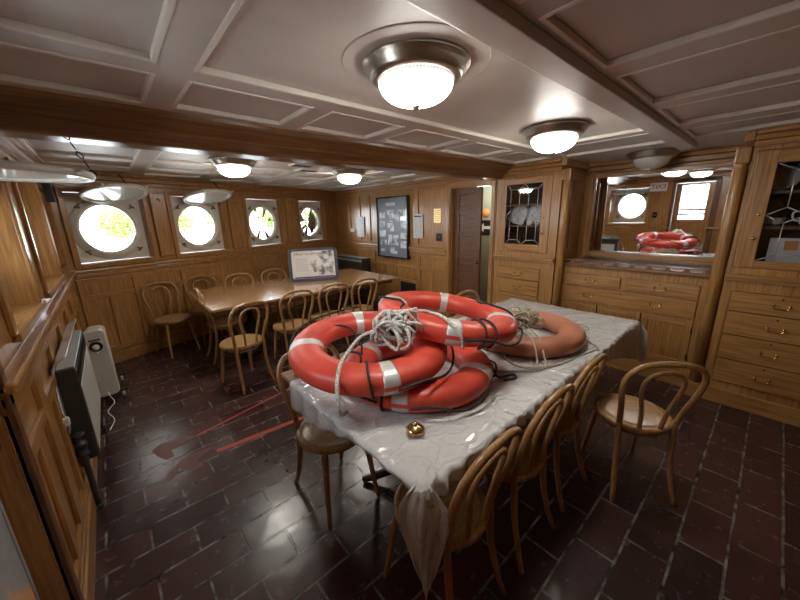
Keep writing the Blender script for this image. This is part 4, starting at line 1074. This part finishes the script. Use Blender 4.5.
for k in range(7): sq(mb, -.25, -.07 - .01 * (k % 3), .08 - k * .028, .088 - k * .028)
mb.build('text_lines', M('grey_print'), root)
mb = MB(); tm = Matrix.Translation(base) @ tilt.to_4x4() @ Matrix.Translation(Vector((-.08, -.0062, .155 + zc))) @ Matrix.Rotation(PI / 2, 4, 'X')
text_mb(mb, "Officers' Dining Room", .042, tm, 0, .0003); mb.build('heading', M('ink'), root)

# ------------------------------------------------------------------ display board and notices on the far wall
def wq(root, name, y0, y1, z0, z1, x, mat, t=.002):
    mb = MB(); mb.box(x - t, x, y0, y1, z0, z1); return mb.build(name, M(mat), root)
yA, yB, zA, zB = 4.15, 4.98, .925, 1.985
root = thing('display_board', (3.87, (yA + yB) / 2, (zA + zB) / 2), 'large grey display board of black and white photographs in a black frame', 'display board')
mb = MB(); X = 3.86
mb.box(X - .03, 3.9, yA, yA + .02, zA, zB); mb.box(X - .03, 3.9, yB - .02, yB, zA, zB); mb.box(X - .03, 3.9, yA + .02, yB - .02, zA, zA + .02); mb.box(X - .03, 3.9, yA + .02, yB - .02, zB - .02, zB)
mb.build('frame', M('black_gloss'), root)
wq(root, 'backing', yA + .02, yB - .02, zA + .02, zB - .02, X, 'grey_board', .01)
def bp_(u, v): return yB - .02 - u * (yB - yA - .04), zB - .02 - v * (zB - zA - .04)
for (u0, u1, v0, v1) in ((.30, .62, .08, .13), (.07, .26, .24, .33), (.34, .60, .20, .28), (.68, .95, .20, .31), (.07, .26, .39, .48), (.34, .58, .42, .56), (.80, .97, .38, .50), (.05, .28, .54, .66), (.34, .50, .62, .80), (.54, .72, .62, .80), (.78, .98, .58, .68), (.07, .30, .71, .80), (.78, .98, .72, .84), (.42, .66, .84, .95), (.08, .22, .87, .92), (.42, .74, .28, .40)):
    a, c = bp_(u0, v0); b_, d = bp_(u1, v1); wq(root, 'photo_print', b_, a, d, c, X - .010, 'print_text' if (u0, v0) in ((.30, .08), (.08, .87)) else 'photo_bw', .003)
def notice(name, y0, y1, z0, z1, label, mat='print_text', cat='notice', head=None):
    root = thing(name, (XR - .018, (y0 + y1) / 2, (z0 + z1) / 2), label, cat)
    wq(root, 'sheet', y0, y1, z0, z1, XR - .019, mat, .002)
    mb = MB()
    if head:
        mb.box(XR - .0218, XR - .0212, y0 + .03, y1 - .03, z1 - .05, z1 - .03); mb.build('heading_line', M('ink'), root)
    return root
notice('wall_notice', 3.83, 4.06, 1.29, 1.68, 'white printed notice on the panelling right of the display board', head=True)
notice('wall_notice', 5.46, 5.72, 1.26, 1.66, 'pale blue-white sheet on the panelling left of the display board')
notice('wall_label', 5.80, 5.95, 1.36, 1.43, 'small white label left of the pale sheet near the corner', cat='label')
root = thing('brass_plaque', (XR - .018, 3.52, 1.64), 'small yellow engraved plaque left of the doorway', 'plaque')
wq(root, 'plate', 3.455, 3.60, 1.54, 1.75, XR - .0, 'brass_plate', .008)
mb = MB()
for k in range(6): mb.box(XR - .0088, XR - .0082, 3.475, 3.58, 1.565 + k * .03, 1.573 + k * .03)
mb.build('engraving', M('bronze'), root)
root = thing('light_switch', (XR, 3.49, 1.32), 'black wall switch below the yellow plaque', 'switch')
wq(root, 'switch_plate', 3.43, 3.55, 1.26, 1.38, XR, 'black_gloss', .008)
mb = MB(); mb.lathe([(.012, 0), (.009, .012), (0, .014)], (XR - .008, 3.49, 1.32), 12, 0, Matrix.Rotation(-PI / 2, 3, 'Y')); mb.build('toggle', M('nickel'), root)
root = thing('floor_vent', (XR, 4.20, .42), 'dark vent opening in an oak frame low on the wall under the display board', 'vent')
mb = MB(); mb.box(XR - .03, XR, 3.95, 4.00, .27, .56, 2, .004); mb.box(XR - .03, XR, 4.40, 4.45, .27, .56, 2, .004); mb.box(XR - .03, XR, 4.0, 4.4, .51, .56, 1, .004); mb.box(XR - .03, XR, 4.0, 4.4, .27, .31, 1, .004); mb.build('frame', OAK, root)
wq(root, 'grille', 4.0, 4.4, .31, .51, XR - .018, 'black', .003)

# dark convector in the far corner
def convector(x0, x1, y0, y1, z0, z1, label, face):
    """cabinet heater; face 'x+' or 'x-' is the front"""
    root = thing('convector_heater', ((x0 + x1) / 2, (y0 + y1) / 2, z0), label, 'radiator')
    mb = MB(); mb.box(x0, x1, y0, y1, z0, z1, 0, .012); mb.build('casing', M('heater_dark'), root)
    mb = MB(); n_ = int((y1 - y0) / .022)
    for k in range(n_):
        yy = y0 + .02 + k * (y1 - y0 - .04) / n_; mb.box(x0 + .006, x1 - .004, yy, yy + .012, z1, z1 + .005)
    mb.build('top_grille', M('heater_grey'), root)
    mb = MB(); xf = x1 if face > 0 else x0; s = 1 if face > 0 else -1
    for k in range(n_):
        yy = y0 + .02 + k * (y1 - y0 - .04) / n_; mb.box(xf, xf + s * .003, yy, yy + .012, z1 - .075, z1 - .03)
    mb.build('slots', M('black') if face > 0 else M('heater_grey'), root)
    return root
rt = convector(3.68, 3.88, 5.30, 6.35, .22, .86, 'dark cabinet heater low in the far corner left of the display board', -1)
# convector on the left wall with steel deflector and valve
cv = convector(-.345, -.262, 2.50, 3.42, .28, .865, 'dark wall convector on the left wall with a bright deflector on top', 1)
mb = MB(); mb.box(-.2615, -.2585, 2.53, 3.39, .31, .74, 0, .001); mb.build('front_panel', M('heater_front'), cv)
mb = MB(); pr = [(-.352, .50), (-.352, .80), (-.350, .885), (-.335, .915), (-.282, .952), (-.279, .948), (-.334, .906), (-.344, .88), (-.346, .80), (-.347, .50)]
mb.prism([(p[0], p[1]) for p in pr], 1, 2.46, 3.45, 0); mb.build('deflector', M('alu'), cv)
vx, vy = -.318, 2.43
mb = MB(); mb.tube([(vx, 2.51, .37), (vx, vy + .03, .37), (vx, vy, .35), (vx, vy, .0)], [.015] * 4, 0, 12, sub=3); v = mb.build('valve_pipe', M('heater_dark'), cv)
mb = MB(); mb.lathe([(.024, .0), (.027, .012), (.020, .02), (.020, .05), (.028, .055), (.028, .08), (.010, .09), (.009, .12), (.026, .125), (.028, .14), (.010, .145), (0, .146)], (vx, vy, .36), 16, 0); mb.build('valve', M('heater_dark'), v)
mb = MB(); mb.lathe([(.028, 0), (.028, .015), (.018, .02)], (vx, vy, 0), 16, 0); mb.build('floor_flange', M('heater_dark'), v)
mb = MB(); mb.tube([(-.29, 3.25, .30), (-.29, 3.25, .12), (-.29, 3.33, .06), (-.29, 3.36, .0)], .012, 0, 10, sub=3); mb.build('return_pipe', M('heater_dark'), cv)
root = thing('power_plug', (-.34, 2.36, .62), 'white plug and lead hanging beside the left wall convector', 'plug')
mb = MB(); mb.box(-.350, -.322, 2.345, 2.375, .60, .645, 0, .006); mb.box(-.346, -.342, 2.352, 2.356, .585, .60); mb.box(-.330, -.326, 2.352, 2.356, .585, .60); mb.build('plug_body', M('white'), root)
mb = MB(); mb.tube([(-.336, 2.36, .64), (-.340, 2.37, .70), (-.345, 2.42, .76), (-.348, 2.46, .80)], .0035, 0, 8, sub=4); mb.build('lead', M('white'), root)

# oil filled radiator: control column faces the camera
root = thing('oil_radiator', (-.245, 4.1, 0), 'pale grey portable oil filled radiator on castors beside the left wall', 'radiator')
bx, by = -.245, 4.03
mb = MB(); prof = rrect(.088, .325, .05, 8)
vs = [(bx + p[0] * (1 if p[1] < 0 else .93), by - t * .0 + t0, .385 + p[1]) for t0, t in ((0, 0), (-.085, 1)) for p in prof]
n_ = len(prof); mb.add([(v[0], v[1], v[2]) for v in vs], [(j, (j + 1) % n_, n_ + (j + 1) % n_, n_ + j) for j in range(n_)] + [tuple(range(n_)), tuple(range(n_, 2 * n_))])
o = mb.build('control_column', M('heater_front'), root); bv = o.modifiers.new('b', 'BEVEL'); bv.width = .012; bv.segments = 3
for p in o.data.polygons: p.use_smooth = False
yf = by - .085
mb = MB(); RX = Matrix.Rotation(PI / 2, 3, 'X')
mb.lathe([(.05, .001), (.052, .003), (.048, .004), (.047, .001)], (bx, yf, .56), 32, 0, RX); mb.build('dial_recess', M('heater_front'), root)
mb = MB(); mb.lathe([(.026, 0), (.024, .012), (.018, .016), (0, .016)], (bx, yf - .002, .555), 24, 0, RX); mb.box(bx - .004, bx + .004, yf - .026, yf - .016, .535, .575, 0, .002); mb.build('dial', M('white'), root)
mb = MB(); mb.lathe([(.009, 0), (.008, .008), (0, .009)], (bx, yf, .50), 16, 0, RX); mb.build('dial', M('white'), root)
mb = MB(); mb.box(bx - .04, bx + .04, yf - .002, yf, .615, .63, 0, .001); mb.build('indicator', M('heater_dark'), root)
mb = MB()
for k in range(2):
    P = [(bx + .055 * math.cos(a), yf - .002, .12 + .13 * math.sin(a)) for a in [PI * i / 12 for i in range(13)]]
P = [(bx + .05 * math.cos(PI * i / 12), yf - .001, .14 + .10 * math.sin(PI * i / 12)) for i in range(13)]
mb.tube(P, .003, 0, 6); mb.build('moulded_arch', M('heater_grey'), root)
for k in range(6):
    mb = MB(); yy = by + .05 + k * .062
    fp = rrect(.075, .28, .05, 6); n_ = len(fp)
    vs = [(bx + p[0], yy + t, .375 + p[1]) for t in (-.006, .006) for p in fp] + [(bx + p[0] * .5, yy + t, .375 + p[1] * .9) for t in (-.024, .024) for p in fp]
    fs = [(j, (j + 1) % n_, n_ + (j + 1) % n_, n_ + j) for j in range(n_)]
    fs += [(j, (j + 1) % n_, 2 * n_ + (j + 1) % n_, 2 * n_ + j) for j in range(n_)] + [(n_ + j, n_ + (j + 1) % n_, 3 * n_ + (j + 1) % n_, 3 * n_ + j) for j in range(n_)]
    fs += [tuple(range(2 * n_, 3 * n_)), tuple(range(3 * n_, 4 * n_))]
    mb.add(vs, fs, 0, True); mb.build('fin', M('heater_front'), root)
for yy in (by - .04, by + .40):
    mb = MB(); mb.box(bx - .13, bx + .15, yy - .012, yy + .012, .055, .085, 0, .004)
    ax_ = mb.build('castor_bar', M('heater_dark'), root)
    for s in (-1, 1):
        mb = MB(); mb.lathe([(.006, -.012), (.028, -.012), (.030, 0), (.028, .012), (.006, .012)], (bx + s * .105, yy, .030), 20, 0, Matrix.Rotation(PI / 2, 3, 'Y')); mb.tube([(bx + s * .105, yy, .03), (bx + s * .105, yy, .075)], .006, 0, 8); mb.build('castor', M('heater_grey'), ax_)
mb = MB(); mb.tube([(bx + .0, yf - .004, .10), (bx + .01, yf - .04, .07), (bx + .03, yf - .09, .02), (bx - .02, yf - .22, .006), (bx + .02, yf - .42, .006), (bx - .01, yf - .62, .02)], .0045, 0, 8, sub=6); mb.build('power_cord', M('white'), root)

# tape on the floor
def tape(P, w, label, name='floor_tape'):
    mb = MB(); (xa, ya), (xb, yb) = P; d = Vector((xb - xa, yb - ya, 0)); n = Vector((-d.y, d.x, 0)).normalized() * w / 2
    k = 14; vs = []
    for i in range(k + 1):
        p = Vector((xa, ya, .001)) + d * i / k; j = 1 + .12 * math.sin(i * 5.1); vs += [p + n * j, p - n * j, p + n * j + Vector((0, 0, .0012)), p - n * j + Vector((0, 0, .0012))]
    fs = []
    for i in range(k):
        a = 4 * i; b_ = a + 4; fs += [(a + 2, b_ + 2, b_ + 3, a + 3), (a, b_, b_ + 2, a + 2), (a + 1, a + 3, b_ + 3, b_ + 1), (a, a + 1, b_ + 1, b_)]
    fs += [(0, 2, 3, 1), (4 * k, 4 * k + 1, 4 * k + 3, 4 * k + 2)]
    mb.add(vs, fs); o = mb.build(name, M('tape_red'), at=((xa + xb) / 2, (ya + yb) / 2, .001)); return tag(o, label, 'tape')
tape([(.33, 2.47), (1.25, 2.40)], .045, 'wide strip of red tape on the floor nearer the camera')
tape([(.26, 2.78), (1.15, 2.99)], .022, 'narrow strip of red tape on the floor nearer the varnished table')
m, nt, b = newmat('tape_worn'); b.inputs['Base Color'].default_value = (.15, .052, .045, 1); b.inputs['Roughness'].default_value = .4
def patch(P, label):
    vs = [(x, y, .001) for x, y in P] + [(x, y, .0022) for x, y in P]; n = len(P)
    mb = MB(); mb.add(vs, [tuple(range(n))[::-1], tuple(range(n, 2 * n))] + [(j, (j + 1) % n, n + (j + 1) % n, n + j) for j in range(n)])
    o = mb.build('tape_scrap', M('tape_worn'), at=(P[0][0], P[0][1], .001)); tag(o, label, 'tape')
patch([(.26, 2.79), (.14, 2.84), (.03, 2.86), (-.03, 2.81), (0, 2.70), (.04, 2.62), (.09, 2.63), (.08, 2.72), (.17, 2.74)], 'worn reddish scrap at the end of the narrow red tape')
patch([(.22, 2.56), (.12, 2.55), (.02, 2.44), (-.02, 2.38), (.04, 2.37), (.10, 2.46), (.16, 2.36), (.22, 2.37), (.20, 2.46), (.32, 2.55)], 'worn reddish scrap between the two red tapes at the left')

# EXIT sign on the left wall, seen in the mirror
root = thing('exit_sign', (XL + .02, 1.86, 2.00), 'white EXIT sign above the left door, readable in the mirror', 'sign')
root.location = (XL + .02, 1.865, 1.99)
l = Vector(root.location)
mb = MB(); mb.box(l.x - .02, l.x, l.y - .15, l.y + .15, l.z - .095, l.z + .075+.02, 0, .004); mb.build('sign_plate', M('white'), root)
mb = MB(); tm = Matrix.Translation(l + Vector((.001, 0, 0))) @ Matrix.Rotation(PI / 2, 4, 'Z') @ Matrix.Rotation(PI / 2, 4, 'X'); text_mb(mb, 'EXIT', .125, tm, 0, .002); mb.build('letters', M('red_ink'), root)
root = thing('light_switch', (XL + .0, 1.86, 1.40), 'black switch on the left wall below the EXIT sign', 'switch')
mb = MB(); mb.box(XL, XL + .01, 1.82, 1.90, 1.34, 1.46, 0, .003); mb.build('switch_plate', M('black_gloss'), root)
mb = MB(); mb.lathe([(.010, 0), (.008, .012), (0, .014)], (XL + .01, 1.86, 1.40), 12, 0, Matrix.Rotation(PI / 2, 3, 'Y')); mb.build('toggle', M('nickel'), root)
# small hooks and box on the walls
root = thing('junction_box', (XL, 4.72, 1.97), 'small grey box high in the left back corner', 'box')
mb = MB(); mb.box(XL, XL + .06, 4.66, 4.78, 1.86, 2.03, 0, .006); mb.build('box_body', M('slate'), root)
mb = MB(); mb.tube([(XL + .03, 4.72, 2.03), (XL + .03, 4.72, 2.069)], .010, 0, 8); mb.build('conduit', M('heater_grey'), root)
for i in (0, 1, 2):
    c = (wins[i] + wins[i + 1]) / 2; p = PO + PU * c + PN * (F + .035) + Vector((0, 0, 1.93)); mb = MB()
    ax = Matrix((PU, Vector((0, 0, 1)), PN)).transposed()
    mb.lathe([(.014, 0), (.012, .004), (.005, .006), (.005, .03)], p, 10, 0, ax); mb.tube([p + PN * .03, p + PN * .045 - Vector((0, 0, .01)), p + PN * .04 - Vector((0, 0, .03)), p + PN * .05 - Vector((0, 0, .035))], .005, 0, 8, sub=3)
    o = mb.build('wall_hook', M('brass'), at=tuple(p)); tag(o, ('small brass hook between the first and second portholes from the left', 'small brass hook between the second and third portholes from the left', 'small brass hook between the third and fourth portholes from the left')[i], 'hook')

# ------------------------------------------------------------------ outdoors, seen through the glass
mb = MB(); mb.box(-60, -5.5, -40, 70, -2.6, -2.5); mb.box(-5.5, 60, 8.5, 70, -2.6, -2.5); struct(mb, 'ground', M('asphalt'), label='bright pavement ashore')
def tree(x, y, h, seed, label):
    rn = random.Random(seed); root = thing('tree', (x, y, -2.5), label, 'tree', 'young trees ashore')
    mb = MB(); b0 = Vector((x, y, -2.5)); mb.tube([b0, b0 + Vector((.03, 0, h * .35)), b0 + Vector((-.02, .03, h * .75))], [.11, .08, .03], 0, 8, sub=3)
    for k in range(7):
        a = rn.uniform(0, 6.28); z = h * rn.uniform(.35, .7); mb.tube([b0 + Vector((0, 0, z)), b0 + Vector((math.cos(a) * .5, math.sin(a) * .5, z + .35)), b0 + Vector((math.cos(a) * 1.1, math.sin(a) * 1.1, z + .6))], [.035, .025, .01], 0, 6, sub=2)
    mb.build('trunk', M('bark'), root)
    mb = MB()
    for k in range(1500):
        d = Vector([rn.gauss(0, 1) for _ in range(3)]).normalized() * rn.random() ** .5
        p = b0 + Vector((d.x * 1.9, d.y * 1.9, h * .70 + d.z * h * .22)); s = rn.uniform(.09, .2)
        e = Vector([rn.gauss(0, 1) for _ in range(3)]).normalized(); g = e.orthogonal().normalized()
        mb.add([p + e * s, p + g * s * .6, p - e * s, p - g * s * .6], [(0, 1, 2, 3)])
    mb.build('leaves', M('leaf'), root)
tree(1.3, 35, 6.0, 1, 'young leafy tree seen through the leftmost porthole'); tree(5.0, 36, 6.2, 2, 'young leafy tree seen through the second porthole, nearer its left edge'); tree(9.4, 38, 6.0, 3, 'young leafy tree seen through the second porthole, nearer its right edge')
tree(13.4, 35, 6.4, 4, 'young leafy tree seen through the third porthole from the left'); tree(17.6, 33, 6.0, 5, 'young leafy tree seen through the rightmost porthole')
mb = MB(); mb.box(-8, 40, 24.6, 24.9, -2.5, -2.42); struct(mb, 'kerb', M('slate'), label='dark kerb line across the pavement')

# ------------------------------------------------------------------ light
w = bpy.data.worlds.new('sky'); bpy.context.scene.world = w; w.use_nodes = True
nt = w.node_tree; bg = nt.nodes['Background']
bg.inputs['Color'].default_value = (.86, .93, 1.0, 1); bg.inputs['Strength'].default_value = 5.5
L = bpy.data.lights.new('corridor_fill', 'POINT'); L.energy = 5; L.color = (1, .93, .8); L.shadow_soft_size = .1; o = bpy.data.objects.new('corridor_fill', L); C.objects.link(o); o.location = (4.6, 3.2, 2.0)  # unseen point light added to brighten the corridor, no fitting modelled
def portal(loc, rot, sx, sy):
    L = bpy.data.lights.new('window_portal', 'AREA'); L.shape = 'RECTANGLE'; L.size = sx; L.size_y = sy; L.cycles.is_portal = True
    o = bpy.data.objects.new('window_portal', L); C.objects.link(o); o.location = loc; o.rotation_euler = rot
    return o
for c in wins:
    p = PO + PU * c + Vector((0, 0, 1.585)) - PN * .12; o = portal(p, (0, 0, 0), .58, .58); o.rotation_euler = PN.to_track_quat('-Z', 'Y').to_euler()
for yy, zz, sy, sz in ((2.39, 1.6, .58, .58), (3.61, 1.6, .58, .58), ((dr0 + dr1) / 2, (dz0 + dz1) / 2, .50, .68)):
    o = portal((XL - .36 if yy > 2 else XL - .18, yy, zz), (0, 0, 0), sy, sz); o.rotation_euler = Vector((1, 0, 0)).to_track_quat('-Z', 'Z').to_euler(); o.rotation_euler = (PI / 2, 0, -PI / 2)

# ------------------------------------------------------------------ camera
f_px = 327.7; yaw, pitch, roll = math.radians(48.80), math.radians(14.33), math.radians(1.35)
Fw = Vector((math.cos(yaw) * math.cos(pitch), math.sin(yaw) * math.cos(pitch), -math.sin(pitch)))
Rt = Vector((math.sin(yaw), -math.cos(yaw), 0)); Dn = Fw.cross(Rt)
cr, sr = math.cos(roll), math.sin(roll); Rx = Rt * cr + Dn * sr; Dx = Dn * cr - Rt * sr
cam = bpy.data.cameras.new('camera'); co = bpy.data.objects.new('camera', cam); C.objects.link(co)
cam.sensor_width = 36; cam.lens = 36 * f_px / 800; cam.clip_start = .02
mt = Matrix((Rx, -Dx, -Fw)).transposed().to_4x4(); mt.translation = Vector((0, 0, 1.65)); co.matrix_world = mt
sc = bpy.context.scene; sc.camera = co
sc.view_settings.view_transform = 'Standard'; sc.view_settings.look = 'None'; sc.view_settings.gamma = 1; sc.view_settings.use_curve_mapping = False
sc.view_settings.exposure = 1.68
